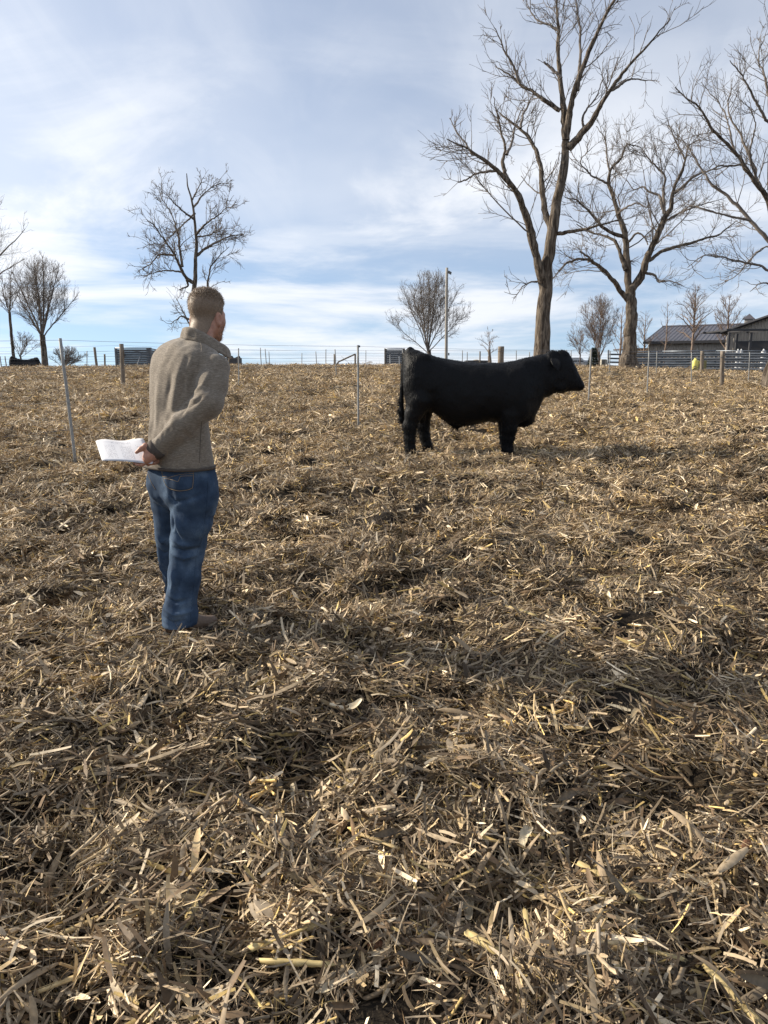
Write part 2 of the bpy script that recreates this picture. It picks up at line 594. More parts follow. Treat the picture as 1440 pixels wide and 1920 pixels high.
def instancer(name, P, rot, scl, idx, coll):
    """one object whose geometry nodes put the pieces of coll on the points P"""
    me = bpy.data.meshes.new(name)
    me.vertices.add(len(P)); me.vertices.foreach_set('co', np.ascontiguousarray(P, np.float32).ravel())
    a = me.attributes.new('rot', 'FLOAT_VECTOR', 'POINT'); a.data.foreach_set('vector', np.ascontiguousarray(rot, np.float32).ravel())
    a = me.attributes.new('scl', 'FLOAT_VECTOR', 'POINT'); a.data.foreach_set('vector', np.ascontiguousarray(scl, np.float32).ravel())
    a = me.attributes.new('idx', 'INT', 'POINT'); a.data.foreach_set('value', np.ascontiguousarray(idx, np.int32))
    o = obj(name, me)
    ng = bpy.data.node_groups.new(name, 'GeometryNodeTree')
    ng.interface.new_socket('Geometry', in_out='INPUT', socket_type='NodeSocketGeometry')
    ng.interface.new_socket('Geometry', in_out='OUTPUT', socket_type='NodeSocketGeometry')
    gi = ng.nodes.new('NodeGroupInput'); go = ng.nodes.new('NodeGroupOutput')
    m2p = ng.nodes.new('GeometryNodeMeshToPoints')
    iop = ng.nodes.new('GeometryNodeInstanceOnPoints')
    ci = ng.nodes.new('GeometryNodeCollectionInfo')
    ci.inputs['Collection'].default_value = coll
    ci.inputs['Separate Children'].default_value = True
    ci.inputs['Reset Children'].default_value = True
    iop.inputs['Pick Instance'].default_value = True

    def named(nm, typ):
        n = ng.nodes.new('GeometryNodeInputNamedAttribute'); n.data_type = typ
        n.inputs['Name'].default_value = nm
        return n.outputs['Attribute']
    e2r = ng.nodes.new('FunctionNodeEulerToRotation')
    ng.links.new(gi.outputs[0], m2p.inputs[0]); ng.links.new(m2p.outputs[0], iop.inputs['Points'])
    ng.links.new(ci.outputs[0], iop.inputs['Instance'])
    ng.links.new(named('idx', 'INT'), iop.inputs['Instance Index'])
    ng.links.new(named('rot', 'FLOAT_VECTOR'), e2r.inputs[0]); ng.links.new(e2r.outputs[0], iop.inputs['Rotation'])
    ng.links.new(named('scl', 'FLOAT_VECTOR'), iop.inputs['Scale'])
    ng.links.new(iop.outputs[0], go.inputs[0])
    md = o.modifiers.new('scatter', 'NODES'); md.node_group = ng
    return o


def build_stover():
    kinds = ['fine'] * 6 + ['mixed'] * 8 + ['leafy'] * 5 + ['tuft'] * 4
    coll = bpy.data.collections.new('stover_clumps')
    for i, k in enumerate(kinds * 2):
        o = make_clump(i, k, i >= 23)
        o.name = 'stover_clump_%02d' % i       # collection order is by name
        coll.objects.link(o)
    rng = np.random.default_rng(5)
    pts = []
    # bands of depth with falling density (clumps per square metre) and growing clump size
    for y0, y1, dens, s in ((.5, 2.8, 300, .95), (2.8, 6, 215, .98), (6, 11, 115, 1.15), (11, 20, 62, 1.45), (20, 42, 28, 2.0)):
        hw1 = .56 * y1 + 1.2
        n = int(dens * 2 * hw1 * (y1 - y0))
        x = rng.uniform(-hw1, hw1, n); y = rng.uniform(y0, y1, n)
        k = np.abs(x) < .56 * y + 1.2
        x, y = x[k], y[k]
        # thinner where the soil shows: hollows close to the camera
        bare = vnoise(x * 2.1 + 9, y * 2.1, 21) + .5 * vnoise(x * 6, y * 6, 22)
        keep = rng.random(len(x)) < np.clip(1.2 - 2.6 * np.clip(bare - .06, 0, 1), .2, 1)
        x, y = x[keep], y[keep]
        pts.append(np.stack([x, y, np.full(len(x), s)], -1))
    A = np.concatenate(pts)
    x, y, s = A.T
    e = .06
    nx = -(gz(x + e, y) - gz(x - e, y)) / (2 * e); ny = -(gz(x, y + e) - gz(x, y - e)) / (2 * e)
    z = gz(x, y) + rng.uniform(-.012, .012, len(x)) - .004
    # raked and trodden: neighbouring clumps lie roughly the same way
    flow = 5.5 * vnoise(x * .9 + 4, y * .9, 51) + 3.0 * vnoise(x * 2.7, y * 2.7, 52) + rng.normal(0, .45, len(x)) + .3
    rot = np.stack([np.arctan(-ny) + rng.normal(0, .12, len(x)), np.arctan(nx) + rng.normal(0, .12, len(x)), flow], -1)
    # euler XYZ turns about x first: the yaw is baked last, so tilt must be small; mounds are gentle
    sc_ = (s * rng.uniform(.75, 1.25, len(x)))[:, None] * np.array([1, 1, 1.0])
    patch = vnoise(x * 1.1, y * 1.1, 31)
    u = rng.random(len(x)) + patch * .5
    idx = np.where(u < .24, rng.integers(0, 6, len(x)), np.where(u < .58, rng.integers(6, 14, len(x)), np.where(u < .92, rng.integers(14, 19, len(x)), rng.integers(19, 23, len(x)))))
    # close by the residue is wetter and trodden into the soil, up the slope it lies drier
    dirty = rng.random(len(x)) < np.clip(.56 - (y - 3.0) * .06 + vnoise(x * 1.6, y * 1.6, 41) * .9, .03, .9)
    idx = idx + 23 * dirty
    clear = (np.hypot(x + .90, y - 3.80) > .10) & (np.hypot(x + 1.02, y - 3.74) > .11)
    for lx, ly in ((.34, 9.40), (1.61, 9.40), (.34, 9.54), (1.61, 9.54), (.60, 9.84)):      # trodden away round the bull's feet
        clear &= np.hypot(x - lx, y - ly) > .15
    x, y, z, rot, sc_, idx = (q[clear] for q in (x, y, z, rot, sc_, idx))
    o = instancer('corn_stover', np.stack([x, y, z], -1), rot, sc_, idx, coll)
    tag(o, 'shredded tan corn stover strewn over the whole field', 'corn stover', kind='stuff')
    return len(x)


build_stover()

# ------------------------------------------------------------------ organic shapes: distance fields turned into one skin
def surface_nets(D, org, h):
    S = D < 0
    nx, ny, nz = D.shape
    c = np.zeros((nx - 1, ny - 1, nz - 1), np.int8)
    for i in (0, 1):
        for j in (0, 1):
            for k in (0, 1):
                c += S[i:nx - 1 + i, j:ny - 1 + j, k:nz - 1 + k]
    act = (c > 0) & (c < 8)
    I, J, K = np.nonzero(act)
    acc = np.zeros((len(I), 3)); cnt = np.zeros(len(I))
    corners = [(i, j, k) for i in (0, 1) for j in (0, 1) for k in (0, 1)]
    val = {q: D[I + q[0], J + q[1], K + q[2]] for q in corners}
    for q in corners:
        for ax in range(3):
            if q[ax]:
                continue
            p = list(q); p[ax] = 1; p = tuple(p)
            a, b = val[q], val[p]
            m = (a < 0) != (b < 0)
            t = np.where(m, a / np.where(m, a - b, 1), 0)
            pos = np.zeros((len(I), 3)) + np.array(q, float)
            pos[:, ax] += t
            acc += pos * m[:, None]; cnt += m
    V = (acc / cnt[:, None] + np.stack([I, J, K], -1)) * h + org
    idm = np.full(act.shape, -1, np.int64); idm[I, J, K] = np.arange(len(I))
    Fs = []
    for ax in range(3):
        sl0 = [slice(None)] * 3; sl1 = [slice(None)] * 3
        sl0[ax] = slice(0, -1); sl1[ax] = slice(1, None)
        A, B = S[tuple(sl0)], S[tuple(sl1)]
        e = A != B
        o1, o2 = (ax + 1) % 3, (ax + 2) % 3
        inner = [slice(None)] * 3
        inner[o1] = slice(1, -1); inner[o2] = slice(1, -1)
        ee = np.zeros_like(e); ee[tuple(inner)] = e[tuple(inner)]
        E = np.stack(np.nonzero(ee), -1)
        if not len(E):
            continue
        flip = A[tuple(E.T)]
        def cell(d1, d2):
            q = E.copy(); q[:, o1] -= d1; q[:, o2] -= d2
            return idm[tuple(q.T)]
        quad = np.stack([cell(1, 1), cell(0, 1), cell(0, 0), cell(1, 0)], -1)
        quad[~flip] = quad[~flip][:, ::-1]
        Fs.append(quad)
    return V, np.concatenate(Fs)


def grid(lo, hi, h):
    ax = [np.arange(lo[i], hi[i] + h, h) for i in range(3)]
    G = np.stack(np.meshgrid(*ax, indexing='ij'), -1)
    return G, np.array([a[0] for a in ax])


def smin(a, b, k):
    h = np.clip(k - np.abs(a - b), 0, None) / k
    return np.minimum(a, b) - h * h * k * .25


def smax(a, b, k):
    return -smin(-a, -b, k)


def sd_cone(P, a, b, ra, rb):
    """capsule from a to b whose radius runs from ra to rb"""
    a = np.asarray(a, float); b = np.asarray(b, float)
    ba = b - a
    t = np.clip(((P - a) @ ba) / (ba @ ba), 0, 1)
    return np.linalg.norm(P - (a + t[..., None] * ba), axis=-1) - (ra + (rb - ra) * t)


def sd_chain(P, pts, rad, k=.01):
    d = None
    for i in range(len(pts) - 1):
        e = sd_cone(P, pts[i], pts[i + 1], rad[i], rad[i + 1])
        d = e if d is None else smin(d, e, k)
    return d


def sd_ell(P, c, r, R=None):
    q = P - np.asarray(c, float)
    if R is not None:
        q = q @ np.asarray(R, float).T
    r = np.asarray(r, float)
    k0 = np.linalg.norm(q / r, axis=-1)
    k1 = np.linalg.norm(q / (r * r), axis=-1)
    return k0 * (k0 - 1) / np.maximum(k1, 1e-6)


def pchip(x, xs, ys):
    """smooth interpolation through stations, flat outside"""
    xs = np.asarray(xs, float); ys = np.asarray(ys, float)
    if ys.ndim > 1:
        return np.stack([pchip(x, xs, ys[:, i]) for i in range(ys.shape[1])], -1)
    hh = np.diff(xs); d = np.diff(ys) / hh
    m = np.zeros_like(ys)
    m[1:-1] = np.where(d[:-1] * d[1:] > 0, 2 * d[:-1] * d[1:] / np.where(d[:-1] + d[1:] == 0, 1, d[:-1] + d[1:]), 0)
    m[0], m[-1] = d[0], d[-1]
    xc = np.clip(x, xs[0], xs[-1])
    i = np.clip(np.searchsorted(xs, xc) - 1, 0, len(hh) - 1)
    t = (xc - xs[i]) / hh[i]
    return (ys[i] * (1 + 2 * t) * (1 - t) ** 2 + hh[i] * m[i] * t * (1 - t) ** 2 + ys[i + 1] * t * t * (3 - 2 * t) + hh[i] * m[i + 1] * t * t * (t - 1))


def vert_normals(me):
    n = np.zeros(len(me.vertices) * 3, np.float32)
    me.vertex_normals.foreach_get('vector', n)
    return n.reshape(-1, 3).astype(float)


def coords(me):
    c = np.zeros(len(me.vertices) * 3, np.float32)
    me.vertices.foreach_get('co', c)
    return c.reshape(-1, 3).astype(float)


def set_coords(me, V):
    me.vertices.foreach_set('co', np.ascontiguousarray(V, np.float32).ravel())
    me.update()


def fur(me, keep, count, length, width, lean, rng, jitter=.35, droop=0.0):
    """short hairs as slim bent blades rooted on a skin; length may be a function of the roots"""
    V = coords(me); Nn = vert_normals(me)
    w = keep(V, Nn).astype(float)
    w /= w.sum()
    i = rng.choice(len(V), count, p=w)
    root = V[i] + rng.normal(0, .004, (count, 3))
    root -= Nn[i] * .004
    L = (length(V[i]) if callable(length) else np.full(count, length)) * rng.uniform(.6, 1.2, count)
    ln = lean(V[i]) if callable(lean) else np.broadcast_to(np.asarray(lean, float), (count, 3))
    d = Nn[i] + ln + rng.normal(0, jitter, (count, 3))
    d /= np.linalg.norm(d, axis=1, keepdims=True)
    s = np.cross(d, rng.normal(0, 1, (count, 3))); s /= np.linalg.norm(s, axis=1, keepdims=True) + 1e-9
    mid = root + d * L[:, None] * .55
    d2 = d + ln * .6 - np.array([0, 0, droop]); d2 /= np.linalg.norm(d2, axis=1, keepdims=True)
    tip = mid + d2 * L[:, None] * .45
    W = width
    A = np.stack([root - s * W, root + s * W, mid + s * W * .8, mid - s * W * .8, tip], 1).reshape(-1, 3)
    b = np.arange(count)[:, None] * 5
    return A, [b + np.array([[0, 1, 2, 3]]), b + np.array([[3, 2, 4]])]


# ------------------------------------------------------------------ the black bull
BY = 9.72
B_S = 147.0 * 3.6          # crop pixels per metre at the bull
BX0 = at(720 + 740 / 3.6 - 3, 850, BY)[0]


def bl(cx, cz, y=0.0):
    return np.array([(cx - 740) / B_S, y, (806 - cz) / B_S])


def bull_sdf(P):
    x, y, z = P[..., 0], P[..., 1], P[..., 2]

    def loft(st, n):
        st = np.array(st, float)
        xs = (st[:, 0] - 740) / B_S
        top, bot, w = (806 - st[:, 1]) / B_S, (806 - st[:, 2]) / B_S, st[:, 3]
        T, Bt, W = pchip(x, xs, top), pchip(x, xs, bot), pchip(x, xs, w)
        c, hh = (T + Bt) / 2, (T - Bt) / 2
        q = (np.abs(y / W) ** n + np.abs((z - c) / hh) ** n) ** (1 / n)
        d = (q - 1) * np.minimum(W, hh)
        ex = np.maximum(xs[0] - x, x - xs[-1])
        return smax(d, ex, .02)
    d = loft([(112, 190, 290, .06), (120, 135, 335, .13), (150, 97, 430, .205), (200, 92, 485, .255), (260, 116, 510, .275), (322, 136, 515, .29),
              (380, 149, 558, .315), (430, 159, 588, .335), (500, 170, 610, .35), (560, 176, 604, .355), (650, 181, 588, .355), (720, 182, 578, .35),
              (790, 180, 582, .335), (850, 173, 598, .325), (910, 157, 606, .305), (950, 147, 600, .275), (1000, 136, 572, .235), (1040, 131, 520, .195),
              (1080, 128, 428, .165), (1130, 118, 392, .14)], 2.3)
    head = loft([(1105, 120, 385, .11), (1150, 113, 384, .128), (1190, 106, 386, .13), (1225, 112, 381, .127), (1255, 132, 374, .118), (1285, 190, 374, .100),
                 (1310, 241, 373, .083), (1335, 289, 368, .078), (1350, 313, 358, .07), (1360, 326, 346, .045)], 2.4)
    d = smin(d, head, .05)
    # poll tuft, jaw and muzzle
    d = smin(d, sd_ell(P, bl(1195, 120), (.055, .07, .035)), .03)
    d = smin(d, sd_ell(P, bl(1140, 122), (.04, .06, .03)), .03)
    d = smin(d, sd_ell(P, bl(1338, 338), (.035, .075, .045)), .03)
    for s in (-1, 1):
        d = smax(d, -sd_ell(P, bl(1352, 322, s * .045), (.012, .018, .010)), .012)         # nostril
        d = smin(d, sd_ell(P, bl(1245, 222, s * .100), (.032, .022, .02)), .02)            # brow
        d = smin(d, sd_ell(P, bl(1190, 345, s * .085), (.07, .03, .05)), .04)              # cheek
    # shoulder, hip and thigh masses
    for s in (-1, 1):
        d = smin(d, sd_ell(P, bl(880, 400, s * .20), (.19, .13, .33)), .08)
        d = smin(d, sd_ell(P, bl(215, 330, s * .17), (.185, .115, .33)), .08)
        d = smin(d, sd_ell(P, bl(260, 150, s * .17), (.09, .06, .05)), .06)
    # legs: (point, radius) down to the hoof; the near side is s = -1
    fl = [(845, 530), (842, 620), (838, 690), (837, 745), (838, 778), (843, 806)]
    for s, dx in ((-1, -6), (1, 10)):
        pts = [bl(a + dx, b, s * (.185 if i < 2 else .165)) for i, (a, b) in enumerate(fl)]
        d = smin(d, sd_chain(P, pts, [.14, .098, .082, .066, .066, .072], .03), .05)
    near = [(225, 430, .155), (190, 520, .115), (163, 610, .085), (162, 690, .068), (165, 760, .066), (168, 806, .074)]
    far = [(255, 430, .155), (265, 530, .11), (262, 610, .082), (275, 690, .066), (292, 752, .064), (302, 796, .072)]
    for L, s in ((near, -1), (far, 1)):
        d = smin(d, sd_chain(P, [bl(a, b, s * .17) for a, b, r in L], [r for a, b, r in L], .03), .05)
    d = smin(d, sd_cone(P, bl(137, 600, -.17), bl(160, 625, -.17), .04, .05), .04)   # point of the hock
    d = smin(d, sd_cone(P, bl(240, 595, .17), bl(262, 620, .17), .035, .05), .04)
    d = smin(d, sd_cone(P, bl(478, 600), bl(497, 632), .05, .018), .05)              # sheath
    d = smin(d, sd_ell(P, bl(250, 540), (.055, .06, .11)), .04)
    # brisket folds and neck crest
    d = smin(d, sd_ell(P, bl(960, 570), (.11, .09, .055)), .08)
    # tail with its switch
    tail = [(165, 100), (128, 128), (116, 230), (111, 340), (106, 440), (106, 520), (112, 570), (122, 612)]
    d = smin(d, sd_chain(P, [bl(a, b) for a, b in tail], [.05, .035, .026, .024, .027, .036, .034, .010], .02), .02)
    n = vnoise3(P * 9, 3) * .012 + vnoise3(P * 26, 4) * .005
    return d + n


def build_bull():
    root = empty('bull', (BX0, BY, float(ground_base(BX0, BY)) - .012))
    tag(root, 'black bull standing broadside in the middle of the field', 'bull')
    h = .0145
    lo, hi = (-1.32, -.45, -.03), (1.28, .45, 1.5)
    ax = np.arange(lo[0], hi[0] + h, h)
    G, org = grid(lo, hi, h)
    D = np.concatenate([bull_sdf(G[i:i + 40]) for i in range(0, G.shape[0], 40)])
    V, F = surface_nets(D, org, h)
    m, nn, ll, bs = new_mat('black_hide')
    bs.inputs['Base Color'].default_value = (.0030, .0032, .0042, 1)
    bs.inputs['Roughness'].default_value = .55
    bs.inputs['Specular IOR Level'].default_value = .16
    tc = nn.new('ShaderNodeTexCoord'); mp = nn.new('ShaderNodeMapping'); mp.inputs['Scale'].default_value = (1, 1, .35)
    nz = nn.new('ShaderNodeTexNoise'); nz.inputs['Scale'].default_value = 60; nz.inputs['Detail'].default_value = 5
    ll.new(tc.outputs['Object'], mp.inputs[0]); ll.new(mp.outputs[0], nz.inputs['Vector'])
    bp = nn.new('ShaderNodeBump'); bp.inputs['Strength'].default_value = .5; bp.inputs['Distance'].default_value = .02
    ll.new(nz.outputs['Fac'], bp.inputs['Height']); ll.new(bp.outputs[0], bs.inputs['Normal'])
    me = make_mesh('body', V, F)
    body = obj('body', me, m)
    body.parent = root
    # ears hang out sideways below the poll
    for s in (-1, 1):
        n = 9
        t = np.linspace(0, 1, n)
        p0, p1 = bl(1128, 148, s * .105), bl(1148, 232, s * .215)
        c = p0 + (p1 - p0) * t[:, None] + np.array([0, s * .02, .015]) * np.sin(t * np.pi)[:, None]
        wv = .058 * np.sin(np.clip(t * .93 + .1, 0, 1) * np.pi) ** .7 + .004
        Vs = []
        for j in range(n):
            for a in np.linspace(0, 2 * np.pi, 8, endpoint=False):
                Vs.append(c[j] + np.array([math.cos(a) * wv[j], s * math.sin(a) * .012 + s * .02 * math.cos(2 * a) * (wv[j] / .05) * .4, -.2 * math.sin(a) * .02]))
        idx = np.arange(n * 8).reshape(n, 8); nx = np.roll(idx, -1, 1)
        Fq = np.stack([idx[:-1], nx[:-1], nx[1:], idx[1:]], -1).reshape(-1, 4)
        e = obj('ear', make_mesh('ear', np.array(Vs), Fq), m); e.parent = root
        # eye
        mb = MB()
        u = np.linspace(0, np.pi, 7); v = np.linspace(0, 2 * np.pi, 10, endpoint=False)
        Ve = np.array([(math.sin(a) * math.cos(b), math.sin(a) * math.sin(b), math.cos(a)) for a in u for b in v]) * .019 + bl(1248, 236, s * .104)
        ix = np.arange(70).reshape(7, 10); nx = np.roll(ix, -1, 1)
        mb.add(Ve, np.stack([ix[:-1], nx[:-1], nx[1:], ix[1:]], -1).reshape(-1, 4))
        e = mb.build('eye', mat('bull_eye', (.01, .008, .007), rough=.08, spec=.6), smooth=True); e.parent = root
    # winter coat: hairs all over, longer on the poll, tail switch, brisket and legs
    rng = np.random.default_rng(3)
    zf = lambda q: np.where((q[:, 2] < .42) | (q[:, 0] < -1.18), 1.0, 0)

    def length(q):
        L = np.full(len(q), .016)
        L[q[:, 2] < .45] = .024
        L[(q[:, 0] < -1.2) & (q[:, 2] < .75)] = .045
        L[(q[:, 0] > .70) & (q[:, 0] < 1.0) & (q[:, 2] > 1.27)] = .032
        return L
    A, Fa = fur(me, lambda q, n: 1.0 + 1.5 * zf(q), 42000, length, .0016, (-.5, 0, -.45), rng, .35, .4)
    o = obj('coat', make_mesh('coat', A, Fa), m); o.parent = root
    o['kind'] = 'stuff'
    return root


BULL = build_bull()

# ------------------------------------------------------------------ the man, seen from behind, hands behind his back
MY = 3.755
YAW = math.radians(42)
MR = np.array([math.cos(YAW), -math.sin(YAW), 0])      # his right
MF = np.array([math.sin(YAW), math.cos(YAW), 0])       # his forward
UP = np.array([0, 0, 1.0])
WK = math.sqrt(math.cos(YAW) ** 2 + (.66 * math.sin(YAW)) ** 2)


def stations(rows):
    """rows of (py, left px, right px, Y) -> z, cx, cy, half width, half depth"""
    out = []
    for py, l, r, Y in rows:
        c = at((l + r) / 2, py, Y)
        w = (r - l) / 2 * mpp(py, Y)
        out.append((c[2], c[0], c[1], w / WK, .66 * w / WK))
    return np.array(sorted(out))


def loft_z(P, st, n=2.4):
    z = P[..., 2]
    C = pchip(z, st[:, 0], st[:, 1:])
    dx, dy = P[..., 0] - C[..., 0], P[..., 1] - C[..., 1]
    l = dx * MR[0] + dy * MR[1]; f = dx * MF[0] + dy * MF[1]
    q = (np.abs(l / C[..., 2]) ** n + np.abs(f / C[..., 3]) ** n) ** (1 / n)
    d = (q - 1) * np.minimum(C[..., 2], C[..., 3])
    return smax(d, np.maximum(st[0, 0] - z, z - st[-1, 0]), .015)


TORSO = stations([(884, 265, 405, 3.755), (872, 266, 404, 3.755), (850, 269, 400, 3.755), (803, 274, 395, 3.76), (756, 276, 389, 3.765), (720, 279, 391, 3.785),
                  (690, 280, 398, 3.81), (667, 288, 400, 3.83), (652, 301, 394, 3.845), (642, 316, 388, 3.855), (634, 334, 384, 3.865), (628, 348, 380, 3.87)])
SH_R = at(403, 692, 3.735); EL_R = at(392, 757, 3.615); WR_R = at(293, 842, 3.585)
SH_L = at(298, 688, 3.945); EL_L = at(287, 770, 3.86); WR_L = at(303, 853, 3.655)
Z_HEM = at(336, 874, 3.755)[2]


def jacket_sdf(P):
    d = loft_z(P, TORSO, 2.35)
    d = smin(d, sd_cone(P, at(328, 680, 3.90), at(388, 690, 3.785), .085, .085), .06)
    for s, e, w in ((SH_R, EL_R, WR_R), (SH_L, EL_L, WR_L)):
        m1 = s + (e - s) * .5; m2 = e + (w - e) * .5
        arm = sd_chain(P, [s, m1, e, m2, w], [.076, .072, .064, .056, .047], .03)
        d = smin(d, arm, .022)
    return smax(d, (Z_HEM - P[..., 2]), .012)


def fold_disp(V, Nn, folds, keep):
    """sculpt soft ridges and valleys along poly lines given in the photograph's frontal plane"""
    out = np.zeros(len(V))
    for pts, amp, sig, Y in folds:
        Q = np.array([at(px, py, Y) for px, py in pts])[:, [0, 2]]
        best = np.full(len(V), 1e9); bt = np.zeros(len(V))
        tot = len(Q) - 1
        for i in range(tot):
            a, b = Q[i], Q[i + 1]
            ba = b - a
            t = np.clip(((V[:, [0, 2]] - a) @ ba) / (ba @ ba), 0, 1)
            dd = np.linalg.norm(V[:, [0, 2]] - (a + t[:, None] * ba), axis=1)
            m = dd < best
            best[m] = dd[m]; bt[m] = (i + t[m]) / tot
        fade = np.sin(np.clip(bt * .92 + .04, 0, 1) * np.pi) ** .5
        out += amp * np.exp(-(best / sig) ** 2) * fade
    return out * keep


def skin_mesh(name, sdf, lo, hi, h):
    G, org = grid(lo, hi, h)
    D = np.concatenate([sdf(G[i:i + 24]) for i in range(0, G.shape[0], 24)])
    V, F = surface_nets(D, org, h)
    return make_mesh(name, V, F)


def on_surface(bvh, pts, Y0=3.0, off=.003):
    """drop photograph points onto a mesh by looking along their rays"""
    out = []
    for px, py in pts:
        p = at(px, py, Y0); o = Vector((0, 0, CAM_H)); dr = (Vector(p) - o).normalized()
        hit, nr, i, dist = bvh.ray_cast(o, dr)
        if hit is not None:
            out.append(np.array(hit) + np.array(nr) * off)
    return np.array(out)


def seam(bvh, pts, r, mat_, name, parent, n=24, off=.0005):
    q = []
    pts = np.array(pts, float)
    t = np.linspace(0, len(pts) - 1, n)
    P = np.stack([pchip(t, np.arange(len(pts)), pts[:, i]) for i in range(2)], -1)
    S = on_surface(bvh, P, off=off)
    if len(S) < 3:
        return None
    return MB().tube(S, r, 5).build(name, mat_, parent, True)


def fabric_jacket():
    m, nn, ll, bs = new_mat('heather_fleece')
    tc = nn.new('ShaderNodeTexCoord')
    cols = []
    for sc_, st in ((95, (.55, .55, 4.2)), (240, (.5, .5, 2.6))):
        mp = nn.new('ShaderNodeMapping'); mp.inputs['Scale'].default_value = st
        ll.new(tc.outputs['Object'], mp.inputs[0])
        nz = nn.new('ShaderNodeTexNoise'); nz.inputs['Scale'].default_value = sc_; nz.inputs['Detail'].default_value = 4; nz.inputs['Roughness'].default_value = .65
        ll.new(mp.outputs[0], nz.inputs['Vector'])
        cols.append(nz.outputs['Fac'])
    s = math_node(nn, ll, 'ADD', math_node(nn, ll, 'MULTIPLY', cols[0], .6), math_node(nn, ll, 'MULTIPLY', cols[1], .4))
    r = nn.new('ShaderNodeValToRGB')
    e = r.color_ramp.elements
    e[0].position = .36; e[0].color = (.098, .080, .062, 1)
    e[1].position = .66; e[1].color = (.31, .262, .207, 1)
    k = e.new(.5); k.color = (.175, .145, .113, 1)
    ll.new(s, r.inputs[0]); ll.new(r.outputs[0], bs.inputs['Base Color'])
    bs.inputs['Roughness'].default_value = .9; bs.inputs['Specular IOR Level'].default_value = .15
    bs.inputs['Sheen Weight'].default_value = .25; bs.inputs['Sheen Roughness'].default_value = .5
    bp = nn.new('ShaderNodeBump'); bp.inputs['Strength'].default_value = .35; bp.inputs['Distance'].default_value = .004
    ll.new(s, bp.inputs['Height']); ll.new(bp.outputs[0], bs.inputs['Normal'])
    return m


def fabric_denim():
    m, nn, ll, bs = new_mat('denim')
    tc = nn.new('ShaderNodeTexCoord')
    n1 = nn.new('ShaderNodeTexNoise'); n1.inputs['Scale'].default_value = 9; n1.inputs['Detail'].default_value = 6
    mp = nn.new('ShaderNodeMapping'); mp.inputs['Scale'].default_value = (3, 3, .8)
    n2 = nn.new('ShaderNodeTexNoise'); n2.inputs['Scale'].default_value = 170; n2.inputs['Detail'].default_value = 3
    ll.new(tc.outputs['Object'], n1.inputs['Vector']); ll.new(tc.outputs['Object'], mp.inputs[0]); ll.new(mp.outputs[0], n2.inputs['Vector'])
    s = math_node(nn, ll, 'ADD', math_node(nn, ll, 'MULTIPLY', n1.outputs['Fac'], .75), math_node(nn, ll, 'MULTIPLY', n2.outputs['Fac'], .25))
    r = nn.new('ShaderNodeValToRGB')
    e = r.color_ramp.elements
    e[0].position = .36; e[0].color = (.019, .035, .066, 1)
    e[1].position = .70; e[1].color = (.12, .175, .25, 1)
    k = e.new(.52); k.color = (.042, .070, .118, 1)
    ll.new(s, r.inputs[0]); ll.new(r.outputs[0], bs.inputs['Base Color'])
    bs.inputs['Roughness'].default_value = .88; bs.inputs['Specular IOR Level'].default_value = .2
    bp = nn.new('ShaderNodeBump'); bp.inputs['Strength'].default_value = .3; bp.inputs['Distance'].default_value = .003
    ll.new(n2.outputs['Fac'], bp.inputs['Height']); ll.new(bp.outputs[0], bs.inputs['Normal'])
    return m


# ---- head frame
HYAW = math.radians(20)
HR = np.array([math.cos(HYAW), -math.sin(HYAW), 0]); HF0 = np.array([math.sin(HYAW), math.cos(HYAW), 0])
HPITCH = math.radians(-7)
HF = HF0 * math.cos(HPITCH) + UP * math.sin(HPITCH)
HU = UP * math.cos(HPITCH) - HF0 * math.sin(HPITCH)
HC = at(387, 588, 3.925)


def hp(r, f, u):
    return HC + HR * r * 1.03 + HF * f * 1.03 + HU * u * 1.03


def head_local(P):
    q = (P - HC) / 1.03
    return np.stack([q @ HR, q @ HF, q @ HU], -1)


def head_sdf_local(q):
    d = sd_ell(q, (0, -.006, .028), (.078, .099, .082))
    d = smin(d, sd_ell(q, (0, .032, -.045), (.060, .064, .085)), .035)
    jaw = smin(sd_cone(q, (.05, .0, -.068), (.022, .072, -.108), .022, .020), sd_cone(q, (-.05, .0, -.068), (-.022, .072, -.108), .022, .020), .02)
    jaw = smin(jaw, sd_ell(q, (0, .075, -.108), (.026, .022, .020)), .02)
    d = smin(d, jaw, .035)
    d = smin(d, sd_cone(q, (.038, .084, .010), (-.038, .084, .010), .013, .013), .02)
    for s in (-1, 1):
        d = smin(d, sd_ell(q, (s * .042, .055, -.034), (.020, .024, .020)), .05)          # cheekbone
        d = smax(d, -sd_ell(q, (s * .031, .100, -.010), (.017, .014, .012)), .012)          # eye socket
        d = smin(d, sd_ell(q, (s * .010, .108, -.050), (.009, .012, .009)), .01)            # nostril wing
    d = smin(d, sd_cone(q, (0, .094, .000), (0, .117, -.043), .008, .012), .012)
    d = smin(d, sd_cone(q, (.020, .092, -.074), (-.020, .092, -.074), .007, .007), .008)
    d = smin(d, sd_cone(q, (.017, .091, -.086), (-.017, .091, -.086), .008, .008), .008)
    d = smax(d, -sd_cone(q, (.022, .102, -.0805), (-.022, .102, -.0805), .0025, .0025), .004)
    # neck leans back into the collar
    d = smin(d, sd_cone(q, (0, -.022, -.055), (0, -.075, -.20), .059, .066), .03)
    for s in (-1, 1):
        # ear: tilted dish with a rim
        c = np.array((s * .080, -.010, -.032))
        th = math.radians(22)
        R = np.array([[math.cos(th), -s * math.sin(th), 0], [s * math.sin(th), math.cos(th), 0], [0, 0, 1]])
        e = sd_ell(q, c, (.009, .020, .033), R)
        e = smax(e, -sd_ell(q, c + np.array((s * .009, .004, .002)), (.007, .011, .019), R), .006)
        e = smin(e, sd_ell(q, c + np.array((-s * .002, .006, -.026)), (.006, .009, .010)), .008)
        d = smin(d, e, .008)
    return d


